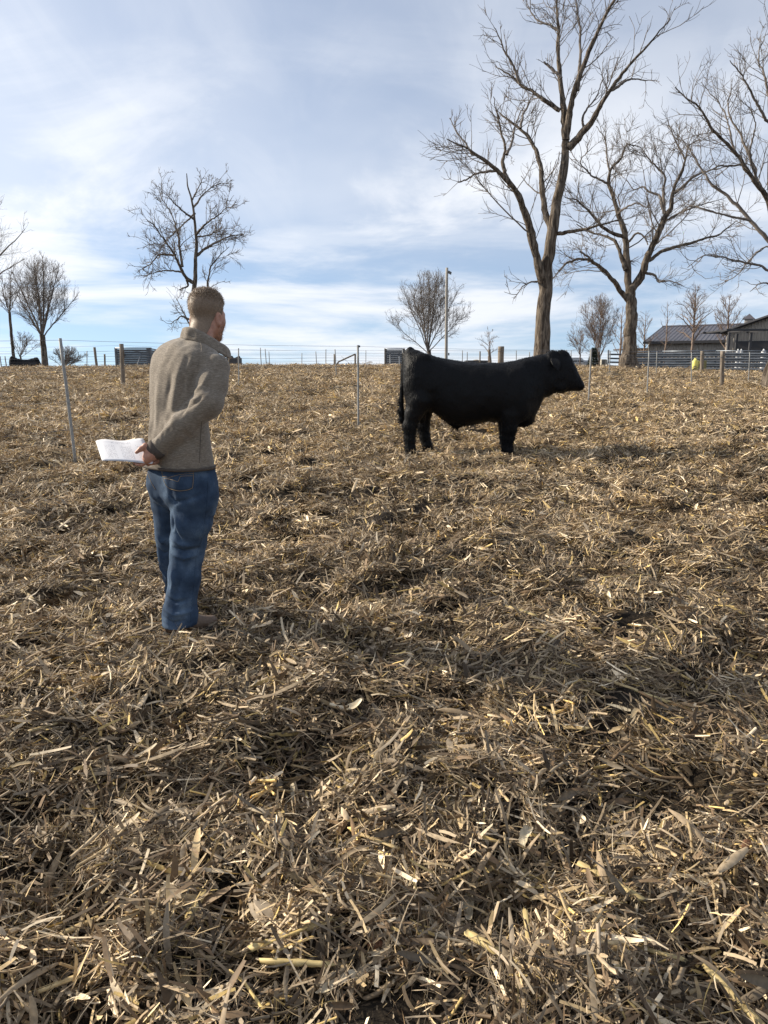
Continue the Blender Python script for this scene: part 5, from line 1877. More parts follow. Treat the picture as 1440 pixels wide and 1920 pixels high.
def wooden_post(px0, py0, px1, py1, Y, rpx, label, seed):
    b, t = at(px0, py0, Y), at(px1, py1, Y)
    b[2] = gz1(b[0], Y)
    r = rpx * mpp(680, Y)
    root = empty('fence_post', b)
    tag(root, label, 'post', 'old wooden posts')
    rng = np.random.default_rng(seed)
    n, s = 9, 14
    P = b + (t - b) * np.linspace(0, 1, n)[:, None]; P[0] -= UP * .1
    V, F = tubes(P[None], np.full((1, n), r), s)
    a = np.tile(np.arange(s), n) * 2 * np.pi / s
    c = np.repeat(P, s, 0)
    V = c + (V - c) * (1 + .08 * vnoise(a * 2.2, np.repeat(np.arange(n), s) * .4, seed))[:, None]
    mb = MB(); mb.add(V, F)
    mb.F.setdefault(s, []).append(np.array([[(n - 1) * s + i for i in range(s)]]))
    mb.build('shaft', OLDWOOD, root, True)
    MB().tube([t - UP * .18 + np.array((r * math.cos(q) * 1.04, r * math.sin(q) * 1.04, 0)) for q in np.linspace(0, 2 * np.pi, 18)], .006, 4).build('wire_loop', WIRE, root, True)


wooden_post(939, 690, 939.5, 649.5, 29.0, 5.6, 'thick short grey wooden post above the bull\'s back', 1)
wooden_post(921, 690, 917, 655, 30.5, 2.6, 'thin leaning wooden post beside the thick one above the bull\'s back', 2)
wooden_post(1353, 728, 1355, 658, 22.0, 4.0, 'brown wooden post in front of the rail fence, nearer the right edge', 3)
wooden_post(1315, 707, 1317, 658, 30.0, 3.4, 'grey wooden post beside the yellow tub', 4)


def light_pole():
    Y = 50.0
    b = at(836.5, 690, Y); b[2] = gz1(b[0], Y)
    t = at(838, 502, Y)
    root = empty('light_pole', b)
    tag(root, 'tall slim wooden light pole with a floodlight near its top', 'light pole')
    P = np.array([b + (t - b) * q for q in np.linspace(0, 1, 10)])
    MB().tube(P, np.linspace(.105, .085, 10), 12).build('pole', mat('pale_pole', (.27, .245, .21), (.36, .33, .29), 6, .9, stretch=(3, 3, .3), bump=.3), root, True)
    k = mpp(510, Y)
    c = at(843, 511, Y)
    MB().tube([at(838, 508, Y), at(841, 509, Y), at(842.5, 510, Y)], .03, 6).build('bracket', STEELD, root, True)
    ax = Matrix.Rotation(math.radians(28), 3, 'Y')
    hd = MB().box(c, (.26, .22, .15), bev=.03, ax=np.array(ax.transposed())).build('floodlight', mat('lamp_housing', (.12, .12, .12), rough=.5, metal=.3), root)
    MB().box(c + np.array((.02, 0, -.085)), (.2, .18, .02), bev=.006, ax=np.array(ax.transposed())).build('lens', mat('lamp_lens', (.4, .42, .42), rough=.15), hd)
    MB().box(at(838.4, 664, Y) + np.array((.1, -.02, 0)), (.09, .07, .16), bev=.01).build('switch_box', STEELD, root)


light_pole()

# ------------------------------------------------------------------ steel panels, rail fences and pens
def wbeam(a, b, h, depth):
    """a W-section guard rail from a to b, h tall"""
    a, b = np.asarray(a, float), np.asarray(b, float)
    d = (b - a) / np.linalg.norm(b - a)
    nrm = np.cross(d, UP); nrm /= np.linalg.norm(nrm)
    prof = [(0, 0), (.06, .0), (.22, 1), (.34, 1), (.5, .12), (.66, 1), (.78, 1), (.94, 0), (1, 0)]
    V, F = [], []
    for base in (a, b):
        for th in (0, -.012):
            for z, o in prof:
                V.append(base + UP * (z * h) + nrm * (o * depth + th))
    n = len(prof)
    V = np.array(V)
    F = []
    for i in range(n - 1):
        F.append((i, i + 1, 2 * n + i + 1, 2 * n + i))
        F.append((n + i, 3 * n + i, 3 * n + i + 1, n + i + 1))
        F.append((i, n + i, n + i + 1, i + 1)); F.append((2 * n + i, 2 * n + i + 1, 3 * n + i + 1, 3 * n + i))
    F.append((0, 2 * n, 3 * n, n)); F.append((n - 1, 2 * n - 1, 4 * n - 1, 3 * n - 1))
    return MB().add(V, np.array(F))


def rail_fence(label, pts, rails, h, z0, gap, posts, post_m=STEELD, cap=None, seed=0):
    """pts: ground points in order; each bay has its own rails"""
    root = empty('rail_fence', pts[0])
    tag(root, label, 'fence', 'steel rail cattle pens')
    rng = np.random.default_rng(seed)
    for a, b in zip(pts[:-1], pts[1:]):
        a, b = np.array(a, float), np.array(b, float)
        for i in range(rails):
            z = z0 + i * (h + gap)
            j = rng.uniform(-.012, .012, 2)
            wbeam(a + UP * (z + j[0]), b + UP * (z + j[1]), h, .07).build('rail', STEEL, root)
        if cap:
            MB().tube([a + UP * (z0 + rails * (h + gap) + .04), b + UP * (z0 + rails * (h + gap) + .04)], .035, 6).build('top_pipe', STEEL, root, True)
        n = max(1, int(round(np.linalg.norm(b - a) / posts)))
        for i in range(n + 1):
            p = a + (b - a) * (i / n)
            hp_ = z0 + rails * (h + gap) + .06
            d = (b - a) / np.linalg.norm(b - a); nr = np.cross(d, UP)
            q = p - nr * .10
            MB().tube([q - UP * .2, q + UP * (hp_ + rng.uniform(-.02, .05))], .055, 8).build('post', post_m, root, True)
    return root


def gp(px, Y):
    p = at(px, 690, Y)
    p[2] = gz1(p[0], Y)
    return p


rail_fence('long grey rail fence of corrugated steel beams across the right side', [gp(1168, 43.5), gp(1240, 42.5), gp(1340, 41), gp(1450, 39.5), gp(1600, 37.5)], 4, .235, .22, .035, 3.0, cap=True, seed=1)
rail_fence('short sunlit rail fence left of the crooked tree trunk', [gp(1140, 45), gp(1167, 45)], 5, .10, .28, .13, 1.0, seed=2)
rail_fence('second rail fence rising behind the long one, below the barn', [gp(1240, 52), gp(1345, 49), gp(1445, 47), gp(1600, 45)], 5, .22, .25, .05, 3.4, cap=True, seed=3)


def windbreak(px0, px1, py0, py1, Y, label, seed, turn=0.0):
    """portable windbreak panel: corrugated sheets on a frame"""
    a, b = gp(px0, Y), gp(px1, Y + turn)
    zt = at(px0, py0, Y)[2]
    zb = max(at(px0, py1, Y)[2], a[2])
    root = empty('windbreak_panel', a)
    tag(root, label, 'panel', 'steel windbreak panels')
    n = 9
    d = (b - a); d[2] = 0; d /= np.linalg.norm(d)
    nr = np.cross(d, UP)
    h = (zt - zb - .06) / n
    for i in range(n):
        wbeam(np.array((a[0], a[1], zb + i * h + .03)), np.array((b[0], b[1], zb + i * h + .03)), h * .96, .035).build('sheet', STEEL if i % 4 else STEELD, root)
    for p in (a, b):
        q = np.array((p[0], p[1], 0)) - nr * .05
        MB().box(q + UP * ((zb - .2 + zt + .05) / 2), (.13, .10, zt - zb + .25), bev=.01).build('post', OLDWOOD if seed else STEELD, root)
    MB().tube([np.array((a[0], a[1], zt + .02)), np.array((b[0], b[1], zt + .02))], .035, 6).build('top_rail', STEEL, root, True)
    m = (a + b) / 2
    for s in (.25, .75):
        p = a + (b - a) * s
        MB().tube([np.array((p[0], p[1], zt - .2)) - nr * .02, np.array((p[0], p[1], zb - .05)) - nr * -1.1], .03, 6).build('prop', STEELD, root, True)


windbreak(219, 283, 653.5, 694, 38.0, 'dark corrugated steel panel standing behind the man\'s left shoulder', 0)
windbreak(281, 296, 654, 694, 38.3, 'end panel of dark steel closing off beside the man\'s shoulder', 0, 2.5)
windbreak(723, 757, 655, 691, 38.0, 'grey corrugated steel panel just left of the bull\'s rump', 1)


def feed_bunk(px0, px1, py0, Y, label, legs=True):
    a, b = gp(px0, Y), gp(px1, Y)
    zt = at(px0, py0, Y)[2]
    root = empty('feed_bunk', (a + b) / 2)
    tag(root, label, 'feed bunk', 'cattle feed bunks')
    c = (a + b) / 2; c[2] = zt - .2
    L = abs(b[0] - a[0])
    bm = mat('bunk_steel', (.035, .036, .04), (.06, .06, .065), 5, .6)
    mb = MB()
    for s in (-1, 1):
        mb.box(c + np.array((0, s * .30, .02)), (L, .05, .36), bev=.01)
    mb.box(c + np.array((0, 0, -.15)), (L - .04, .58, .04))
    for s in (-1, 1):
        mb.box(c + np.array((s * (L / 2 - .03), 0, .02)), (.05, .56, .34))
    mb.build('trough', bm, root)
    for s in (-1, 1):
        for t in (-1, 1):
            p = c + np.array((s * (L / 2 - .25), t * .26, 0))
            MB().box(p + UP * ((gz1(p[0], p[1]) - c[2] - .17) / 2 - .085), (.07, .07, abs(gz1(p[0], p[1]) - c[2] - .17) + .02), bev=.006).build('leg', bm, root)
    return root, c


feed_bunk(10, 62, 686.5, 39.5, 'low dark feed trough under the black cow on the left skyline')
fb, fc = feed_bunk(421, 452, 671, 42.0, 'dark feed trough just right of the man\'s collar')
feed_bunk(872, 913, 676, 40.0, 'feed trough with a straw heap behind the bull\'s back')


def hay_heap():
    c = at(894, 680, 40.0)
    rng = np.random.default_rng(9)
    root = empty('straw_heap', c)
    tag(root, 'small heap of straw in the feed trough behind the bull', 'straw heap')
    u = np.linspace(0, np.pi / 2, 8); v = np.linspace(0, 2 * np.pi, 22, endpoint=False)
    V = np.array([(math.cos(b) * math.sin(a) * .34, math.sin(b) * math.sin(a) * .22, math.cos(a) * .12) for a in u for b in v])
    V *= (1 + .3 * vnoise(V[:, 0] * 7, V[:, 1] * 7 + V[:, 2] * 5, 4))[:, None]
    ix = np.arange(len(V)).reshape(8, 22); nx = np.roll(ix, -1, 1)
    me = make_mesh('mound', V + c, np.stack([ix[:-1], ix[1:], nx[1:], nx[:-1]], -1).reshape(-1, 4))
    hm_ = mat('straw', (.32, .24, .13), (.48, .38, .22), 30, .9, bump=.6)
    obj('mound', me, hm_, root)
    A, Fa = fur(me, lambda q, n: np.ones(len(q)), 1200, .06, .003, (0, 0, .1), rng, .7)
    o = obj('loose_straw', make_mesh('loose_straw', A, Fa), hm_, root); o['kind'] = 'stuff'


hay_heap()


def distant_cow(px, Y, hgt_px, top_py, label, rz):
    """another head of black cattle, farther off: the bull's skin at cow size"""
    s = .93
    p = gp(px, Y)
    zt = at(px, top_py, Y)[2]
    root = empty('cow', (p[0], p[1], zt - 1.39 * s), rz)
    root.scale = (s, s * .9, s)
    tag(root, label, 'cow', 'black cattle at the feed troughs')
    for ch in BULL.children:
        if ch.name.split('.')[0] in ('body', 'ear'):
            c = ch.copy(); COL.objects.link(c); c.parent = root
            c.matrix_parent_inverse = Matrix.Identity(4)
    return root


distant_cow(50, 46.0, 24, 668, 'black cow behind the feed trough on the left skyline', math.radians(66))
distant_cow(441, 52.0, 10, 665.5, 'black cow partly hidden by the trough right of the man\'s collar', math.radians(80))

# yellow tub hung on the rail fence
def yellow_tub():
    c, _, Y = post_pts(1302, 700, 1302, 700)
    c[2] = gz1(c[0], Y) + .03
    root = empty('mineral_tub', c)
    tag(root, 'bright yellow plastic tub at the foot of the rail fence', 'tub')
    m = mat('yellow_plastic', (.62, .55, .10), (.72, .66, .20), 6, .5)
    zb = c[2] + .10; zt = zb + .48
    cx = c[0]
    P = np.array([(cx, Y, zb), (cx, Y, zb + .03), (cx, Y, (zb + zt) / 2), (cx, Y, zt - .09), (cx, Y, zt - .03), (cx, Y, zt)])
    V, F = tubes(P[None], np.array([[.12, .135, .135, .13, .085, .06]]), 14)
    mb = MB().add(V, F); mb.F.setdefault(14, []).append(np.array([[14 * 5 + i for i in range(14)]]))
    mb.build('body', m, root, True)
    MB().tube([(cx, Y, zt - .01), (cx, Y, zt + .05)], .045, 10).build('cap', m, root, True)
    MB().tube([(cx + .10, Y - .05, zt - .06), (cx + .17, Y - .05, zt - .12), (cx + .13, Y - .05, zt - .22)], .018, 6).build('handle', m, root, True)
    MB().box((cx + .33, Y + .02, (zb + zt) / 2 + .02), (.34, .02, .36), bev=.004).build('board', mat('olive_board', (.16, .14, .06), (.22, .2, .09), 8, .8), root)


yellow_tub()

# ------------------------------------------------------------------ barns
ROOFM = mat('dark_metal_roof', (.085, .08, .092), (.11, .105, .118), 1.5, .5, metal=.2, spec=.4)
SIDING = mat('tan_metal_siding', (.31, .275, .235), (.37, .33, .285), 2, .6, spec=.3)
TRIM = mat('dark_metal_trim', (.035, .034, .037), rough=.55)


def ribbed(a, b, up, H0, H1, n, m, name, parent, depth=.035, top=None):
    """ribbed metal sheets side by side from a to b; each sheet one panel with its standing ribs. top(t) gives the height at t"""
    a, b = np.asarray(a, float), np.asarray(b, float)
    d = b - a; L = np.linalg.norm(d); d = d / L
    up = np.asarray(up, float)
    nr = np.cross(d, up); nr /= np.linalg.norm(nr)
    for i in range(n):
        t0, t1 = i / n, (i + 1) / n
        V, F = [], []
        sub = 4
        prof = []
        for k in range(sub):
            s0 = t0 + (t1 - t0) * k / sub; w = (t1 - t0) / sub
            prof += [(s0, 0), (s0 + w * .12, depth), (s0 + w * .24, depth), (s0 + w * .36, 0)]
        prof.append((t1 - 1e-4, 0))
        for s, o in prof:
            p = a + d * (L * s) + nr * o
            hh = top(s) if top else H1
            V.append(p + up * H0); V.append(p + up * hh)
        V = np.array(V)
        F = [(2 * j, 2 * j + 2, 2 * j + 3, 2 * j + 1) for j in range(len(prof) - 1)]
        MB().add(V, np.array(F)).build(name, m, parent)


def barns():
    A = np.array((at(1216, 641, 60)[0], 60.0, 0)); zg = -.5
    u = np.array((.872, -.49, 0)); v = np.array((.49, .872, 0))
    ze = at(1216, 641, 60)[2]
    W2 = 8.0
    R0 = A + v * W2
    zr = at(1246, 613.6, R0[1])[2]
    Lb = 17.0
    root = empty('barn', A)
    tag(root, 'long barn with dark metal roof and tan ribbed siding', 'barn', 'farm buildings')
    ribbed((*A[:2], 0), (*(A + u * Lb)[:2], 0), UP, zg, ze, 14, SIDING, 'wall_panel', root)
    # left gable
    B = A + v * 2 * W2
    ribbed((*B[:2], 0), (*A[:2], 0), UP, zg, ze, 12, SIDING, 'wall_panel', root, top=lambda s: ze + (zr - ze) * (1 - abs(2 * s - 1)))
    # roof slopes: sheets running from eave to ridge
    ov = .35
    for sgn, P0, dr in ((1, A - v * ov - u * ov, v), (-1, B + v * ov - u * ov, -v)):
        slope = dr * (W2 + ov) + UP * (zr - ze) * (W2 + ov) / W2
        sl = np.linalg.norm(slope); su = slope / sl
        base = np.array((*P0[:2], ze - (zr - ze) * ov / W2 + .06))
        a_, b_ = base, base + u * (Lb + 2 * ov)
        if sgn < 0:
            a_, b_ = b_, a_
        ribbed(a_, b_, su, 0, sl, 14, ROOFM, 'roof_panel', root, .04)
    MB().tube([np.array((*(R0 - u * ov)[:2], zr + .07)), np.array((*(R0 + u * (Lb + ov))[:2], zr + .07))], .09, 6).build('ridge_cap', ROOFM, root)
    MB().box((A - v * ov + u * Lb / 2) * np.array((1, 1, 0)) + UP * (ze - .08), (Lb + 2 * ov, .12, .2), rz=math.atan2(u[1], u[0])).build('gutter', TRIM, root)
    # cupola
    c = R0 + u * 0
    cx = at(1404.5, 600, 58)
    t = (1404.5 - 720) / FPX
    # where the ridge passes behind the cupola's place in the picture
    best = min(np.linspace(0, Lb, 400), key=lambda q: abs(720 + FPX * (R0 + u * q)[0] / ((R0 + u * q)[1] * CP + (CAM_H - zr) * SP) - 1404))
    c = R0 + u * best
    s = .62
    cup = MB().box((c[0], c[1], zr + .12), (s * 1.0, s * 1.0, .7), rz=math.atan2(u[1], u[0]), bev=.02).build('cupola', mat('cupola_grey', (.30, .29, .27), rough=.6), root)
    q = math.atan2(u[1], u[0])
    pts = np.array([(math.cos(q + math.pi / 4 + i * math.pi / 2) * s * 1.1, math.sin(q + math.pi / 4 + i * math.pi / 2) * s * 1.1, 0) for i in range(4)]) + np.array((c[0], c[1], zr + .46))
    MB().add(np.concatenate([pts, [[c[0], c[1], zr + .92]]]), np.array([(0, 1, 4), (1, 2, 4), (2, 3, 4), (3, 0, 4)])).build('cupola_roof', ROOFM, cup)
    for k in range(4):
        a = q + k * math.pi / 2
        n = np.array((math.cos(a), math.sin(a), 0))
        MB().box(np.array((c[0], c[1], zr + .22)) + n * (s * .5 + .012), (.02, s * .6, .32), rz=a).build('louvre', SIDING, cup)

    # nearer barn, gable end towards the field
    Y2 = 47.0
    L0 = at(1364, 620, Y2); ze2 = L0[2]
    e1 = np.array((.905, -.425, 0)); e2 = np.array((.425, .905, 0))      # along the gable wall, and back from it
    half = 5.2; rise = 1.85
    root2 = empty('barn', (L0[0], Y2, 0))
    tag(root2, 'nearer barn at the right edge, its tan gable end facing the field', 'barn', 'farm buildings')
    a = np.array((L0[0], Y2, 0)); b = a + e1 * 2 * half
    ribbed(a, b, UP, -.6, ze2, 14, SIDING, 'wall_panel', root2, .04, top=lambda s: ze2 + rise * (1 - abs(2 * s - 1)))
    ribbed(a + e2 * 5.5, a + e2 * .02, UP, -.6, ze2, 6, SIDING, 'wall_panel', root2, .04)
    for s in (1, -1):
        base = (a if s > 0 else b) - e2 * .35 + UP * (ze2 + .05); e = e1 * half * s + UP * rise; sl = np.linalg.norm(e)
        st = base - e / sl * .4
        p0, p1 = (st + e2 * 6.2, st) if s > 0 else (st, st + e2 * 6.2)
        ribbed(p0, p1, e / sl, 0, sl + .4, 6, ROOFM, 'roof_panel', root2, .04)
        MB().tube([st - UP * .06, st + e / sl * (sl + .4) - UP * .06], .10, 4).build('rake_trim', TRIM, root2)
    MB().box(a + e1 * 1.7 - e2 * .10 + UP * (ze2 - 1.05), (2.4, .12, .8), rz=math.atan2(e1[1], e1[0]), bev=.01).build('door_opening', TRIM, root2)
    # open shelter of dark steel posts in front
    Y3 = 44.0
    zt = at(1366, 620.5, Y3)[2]
    x0 = at(1366, 640, Y3)[0]
    root3 = empty('shelter', (x0, Y3, gz1(x0, Y3)))
    tag(root3, 'open black steel frame shelter before the nearer barn', 'shelter', 'farm buildings')
    for i, (px, dy) in enumerate(((1366.5, 0), (1381, 1.5), (1394.5, 3), (1407, 0), (1446, 0), (1460, 2.5))):
        x = at(px, 640, Y3 + dy)[0]; g = gz1(x, Y3 + dy)
        MB().box((x, Y3 + dy, (zt + g) / 2 - .05), (.13, .13, zt - g - .06), bev=.01).build('post', TRIM, root3)
    xr = at(1475, 640, Y3)[0]
    MB().box(((x0 + xr) / 2, Y3 - .01, zt + .06), (xr - x0 + .4, .14, .12), bev=.01).build('beam', TRIM, root3)
    MB().box(((x0 + xr) / 2, Y3 + 3.2, zt + .06), (xr - x0 + .4, .14, .12), bev=.01).build('beam', TRIM, root3)
    for q in np.linspace(0, 1, 4):
        MB().box((x0 + (xr - x0) * q, Y3 + 1.6, zt + .06), (.08, 2.96, .08)).build('cross_beam', TRIM, root3)
    # low shed beside the long barn
    P = at(1186, 660, 66)
    r4 = empty('shed', (P[0], 66, 0))
    tag(r4, 'low dark shed left of the long barn, behind the crooked tree', 'shed', 'farm buildings')
    zt = at(1186, 655, 66)[2]
    ribbed((P[0] - .5, 66, 0), (P[0] + 3.0, 66, 0), UP, -1.5, zt, 4, SIDING, 'wall_panel', r4)
    MB().box((P[0] + 1.25, 67.5, zt + .05), (4.0, 3.4, .12), bev=.02).build('roof', ROOFM, r4)


barns()

# white water tanks behind the pens
for i, (px, py, Y, w, lab) in enumerate(((1384, 656, 42.8, .22, 'white plastic tank under the black shelter, left of the pair'), (1390, 656, 43.0, .2, 'white plastic tank under the black shelter, right of the pair'),
                                         (1432, 658, 42.2, .26, 'white plastic tank near the right edge behind the rail fence'))):
    p = at(px, py, Y); g = gz1(p[0], Y)
    zt = at(px, 656, Y)[2]
    root = empty('water_tank', (p[0], Y, g))
    tag(root, lab, 'tank', 'white tanks behind the pens')
    wm = mat('white_plastic', (.62, .63, .64), (.7, .7, .7), 4, .5)
    P = np.array([(p[0], Y, z) for z in (g, g + .05, zt - .12, zt - .04, zt)])
    V, F = tubes(P[None], np.array([[w / 2 * .96, w / 2, w / 2, w / 2 * .85, w / 2 * .3]]), 14)
    MB().add(V, F).build('shell', wm, root, True)
    MB().tube([(p[0], Y, zt - .02), (p[0], Y, zt + .05)], w * .14, 10).build('lid', wm, root, True)

# air conditioner cabinet by the pickup
p = at(1131, 680, 54)
ac = empty('cabinet', (p[0], 54, gz1(p[0], 54)))
tag(ac, 'small tan metal cabinet between the vehicles and the rail fence', 'cabinet')
acm = mat('tan_cabinet', (.36, .33, .27), (.40, .37, .31), 6, .6)
zc = at(1131, 679, 54)[2]
MB().box((p[0], 54, zc), (.36, .34, .40), bev=.015).build('case', acm, ac)
for i in range(5):
    MB().box((p[0] - .03, 53.815, zc - .12 + i * .06), (.22, .02, .03)).build('slat', TRIM, ac)
MB().box((p[0] + .24, 54.0, zc - .02), (.10, .3, .36), bev=.01).build('side_box', TRIM, ac)
MB().box((p[0], 54.0, (zc - .2 + gz1(p[0], 54)) / 2), (.30, .28, abs(zc - .2 - gz1(p[0], 54)) + .02)).build('stand', OLDWOOD, ac)


# small dark evergreen by the multi-stemmed tree
def evergreen():
    Y = 55.0
    b = gp(1112, Y); b[2] = gz1(b[0], Y)
    root = empty('evergreen_shrub', b)
    tag(root, 'small dark green evergreen beside the reddish bare tree', 'shrub')
    zt = at(1112, 653, Y)[2]; hgt = zt - b[2]
    MB().tube([b - UP * .1, b + UP * hgt * .9], [.08, .02], 8).build('trunk', BARK, root, True)
    rng = np.random.default_rng(8)
    n = 5200
    t = rng.random(n) ** .8; a = rng.uniform(0, 2 * np.pi, n)
    r = (1 - t * .85) * .62 * np.sqrt(rng.uniform(.25, 1, n)) * (1 + .25 * np.sin(a * 5 + t * 9))
    c = np.stack([b[0] + np.cos(a) * r, b[1] + np.sin(a) * r, b[2] + .1 + t * (hgt - .1)], -1)
    d = rng.normal(0, 1, (n, 3)) * .6 + np.stack([np.cos(a), np.sin(a), np.full(n, .4)], -1); d /= np.linalg.norm(d, axis=1, keepdims=True)
    s = np.cross(d, rng.normal(0, 1, (n, 3))); s /= np.linalg.norm(s, axis=1, keepdims=True)
    V = np.stack([c - s * .02, c + s * .02, c + d * .13], 1).reshape(-1, 3)
    obj('crown', make_mesh('crown', V, np.arange(3 * n).reshape(n, 3)), mat('evergreen', (.016, .026, .014), (.032, .045, .022), 6, .8), root)


evergreen()

# ------------------------------------------------------------------ vehicles
GLASS = mat('car_glass', (.03, .035, .04), rough=.06, spec=.7)
TYRE = mat('tyre', (.015, .015, .015), rough=.85)
RIM = mat('wheel_rim', (.4, .4, .42), rough=.3, metal=.8)


def vehicle(name, label, cat, prof, cab, L, W, base, rz, paint, wheels, wr, glass):
    """side profile extruded across the width with tucked-in upper body; glass panes let in; wheels with rims"""
    root = empty(name, base, rz)
    tag(root, label, cat, 'vehicles parked beyond the field')

    def loft(profile, halfw, nm, m, par):
        P = np.array(profile, float); n = len(P)
        V = []
        for y, k in ((-1, .94), (-.93, 1.0), (.93, 1.0), (1, .94)):
            for x, z, hw in zip(P[:, 0], P[:, 1], halfw):
                cx, cz = P[:, 0].mean(), P[:, 1].mean()
                V.append((cx + (x - cx) * (k if k < 1 else 1), y * hw, cz + (z - cz) * (k if k < 1 else 1)))
        idx = np.arange(4 * n).reshape(4, n); nx = np.roll(idx, -1, 1)
        F = [np.concatenate([np.stack([idx[i], nx[i], nx[i + 1], idx[i + 1]], -1) for i in range(3)]), np.array([idx[0][::-1], idx[3]])]
        o = MB().add(V, F).build(nm, m, None)
        o.parent = par
        return o
    body = loft(prof, [W / 2 * (1 if z < 1.05 else .97) for x, z in prof], 'body', paint, root)
    cabo = loft(cab, [W / 2 * (.93 if z < 1.2 else .78) for x, z in cab], 'cab', paint, root)
    for q, hw in glass:
        q = np.array(q, float)
        for s in (-1, 1):
            V = np.array([(x, s * (hw[i] + .012), z) for i, (x, z) in enumerate(q)])
            V2 = V - np.array((0, s * .03, 0)); n = len(q)
            F = [np.array([list(range(n)) if s < 0 else list(range(n))[::-1]]), np.array([(i, (i + 1) % n, n + (i + 1) % n, n + i) for i in range(n)])]
            o = MB().add(np.concatenate([V, V2]), F).build('side_window', GLASS, None); o.parent = root
    # windscreen and rear window follow the cab's slopes
    C = np.array(cab, float)
    for i0, i1, nm in ((-1, -2, 'windscreen'), (0, 1, 'rear_window')):
        a, b = C[i0], C[i1]
        d = b - a; nrm = np.array((-d[1], d[0])); nrm /= np.linalg.norm(nrm)
        if nm == 'windscreen':
            nrm = -nrm if nrm[0] < 0 else nrm
        else:
            nrm = -nrm if nrm[0] > 0 else nrm
        p0, p1 = a + d * .08 + nrm * .015, a + d * .9 + nrm * .015
        w0, w1 = W / 2 * .86, W / 2 * .72
        V = np.array([(p0[0], -w0, p0[1]), (p0[0], w0, p0[1]), (p1[0], w1, p1[1]), (p1[0], -w1, p1[1])])
        V2 = V - np.array((nrm[0], 0, nrm[1])) * .04
        F = np.array([(0, 1, 2, 3), (7, 6, 5, 4), (0, 4, 5, 1), (1, 5, 6, 2), (2, 6, 7, 3), (3, 7, 4, 0)])
        o = MB().add(np.concatenate([V, V2]), F).build(nm, GLASS, None); o.parent = root
    for x in wheels:
        for s in (-1, 1):
            y = s * (W / 2 - .10)
            V, F = tubes(np.array([[(x, y - .12, wr), (x, y - .11, wr), (x, y + .11, wr), (x, y + .12, wr)]]), np.array([[wr * .9, wr, wr, wr * .9]]), 20)
            mb = MB().add(V, F); mb.F.setdefault(20, []).append(np.array([list(range(20))[::-1], [60 + i for i in range(20)]]))
            t = mb.build('wheel', TYRE, None); t.parent = root
            o = MB().tube([(x, y + s * .10, wr), (x, y + s * .13, wr)], wr * .62, 16).build('rim', RIM, None, True); o.parent = t
            # dark arch
            o = MB().tube([(x, y - s * .02, wr + .02), (x, s * (W / 2 + .008), wr + .02)], wr * 1.2, 20).build('wheel_arch', TYRE, None, True); o.parent = root
    xf, xb = max(p[0] for p in prof), min(p[0] for p in prof)
    for s in (-1, 1):
        o = MB().box((xf - .03, s * W * .36, .86), (.10, .30, .16), bev=.03).build('headlight', mat('headlight', (.6, .62, .63), rough=.1), None); o.parent = root
        o = MB().box((xb + .03, s * W * .42, .90), (.08, .14, .26), bev=.02).build('tail_light', mat('tail_light', (.25, .01, .01), rough=.2), None); o.parent = root
        o = MB().box((C[-1][0] - .2, s * (W / 2 + .10), 1.12), (.10, .18, .16), bev=.03).build('mirror', TYRE, None); o.parent = root
    o = MB().box((xf + .02, 0, .52), (.14, W * .96, .22), bev=.04).build('bumper', RIM, None); o.parent = root
    o = MB().box((xb - .02, 0, .55), (.12, W * .94, .18), bev=.04).build('bumper', RIM, None); o.parent = root
    return root


silver = mat('silver_paint', (.36, .36, .355), rough=.3, metal=.35)
white = mat('pale_paint', (.55, .57, .60), rough=.28, metal=.2)
Yv = 115.0
vb = at(1078.6, 690, Yv); vz = gz1(vb[0], Yv)
pick = vehicle('pickup_truck', 'silver pickup truck parked behind the bull\'s head', 'pickup truck',
               [(-2.9, .5), (-2.95, .72), (-2.9, 1.10), (-.75, 1.13), (1.0, 1.16), (1.2, 1.16), (2.45, 1.06), (2.72, .95), (2.78, .6), (2.7, .42), (-2.8, .42)],
               [(-.80, 1.10), (-.72, 1.80), (-.45, 1.86), (.60, 1.86), (.82, 1.80), (1.45, 1.12)], 5.7, 1.95, (vb[0], Yv, vz), math.radians(-8), silver, (-1.75, 1.85), .40,
               [([(-.62, 1.18), (-.58, 1.72), (.12, 1.74), (.12, 1.18)], [.905, .74, .74, .905]), ([(.20, 1.18), (.20, 1.74), (.66, 1.73), (1.14, 1.18)], [.905, .74, .74, .905])])
vs2 = at(1097, 690, 126.0)
car = vehicle('parked_car', 'pale car parked just beyond the silver pickup', 'car',
              [(-2.2, .45), (-2.3, .7), (-2.22, 1.0), (-1.6, 1.06), (1.0, 1.04), (1.95, .92), (2.22, .78), (2.25, .5), (2.15, .36), (-2.1, .36)],
              [(-1.95, 1.02), (-1.35, 1.48), (-.9, 1.56), (.1, 1.56), (.35, 1.50), (1.12, 1.02)], 4.5, 1.82, (vs2[0], 126.0, gz1(vs2[0], 126.0)), math.radians(-10), white, (-1.38, 1.42), .34,
              [([(-1.45, 1.08), (-1.1, 1.44), (-.45, 1.48), (-.45, 1.08)], [.85, .70, .69, .85]), ([(-.36, 1.08), (-.36, 1.48), (.2, 1.45), (.82, 1.08)], [.85, .69, .70, .85])])
car.scale = (1.08, 1.0, 1.18)

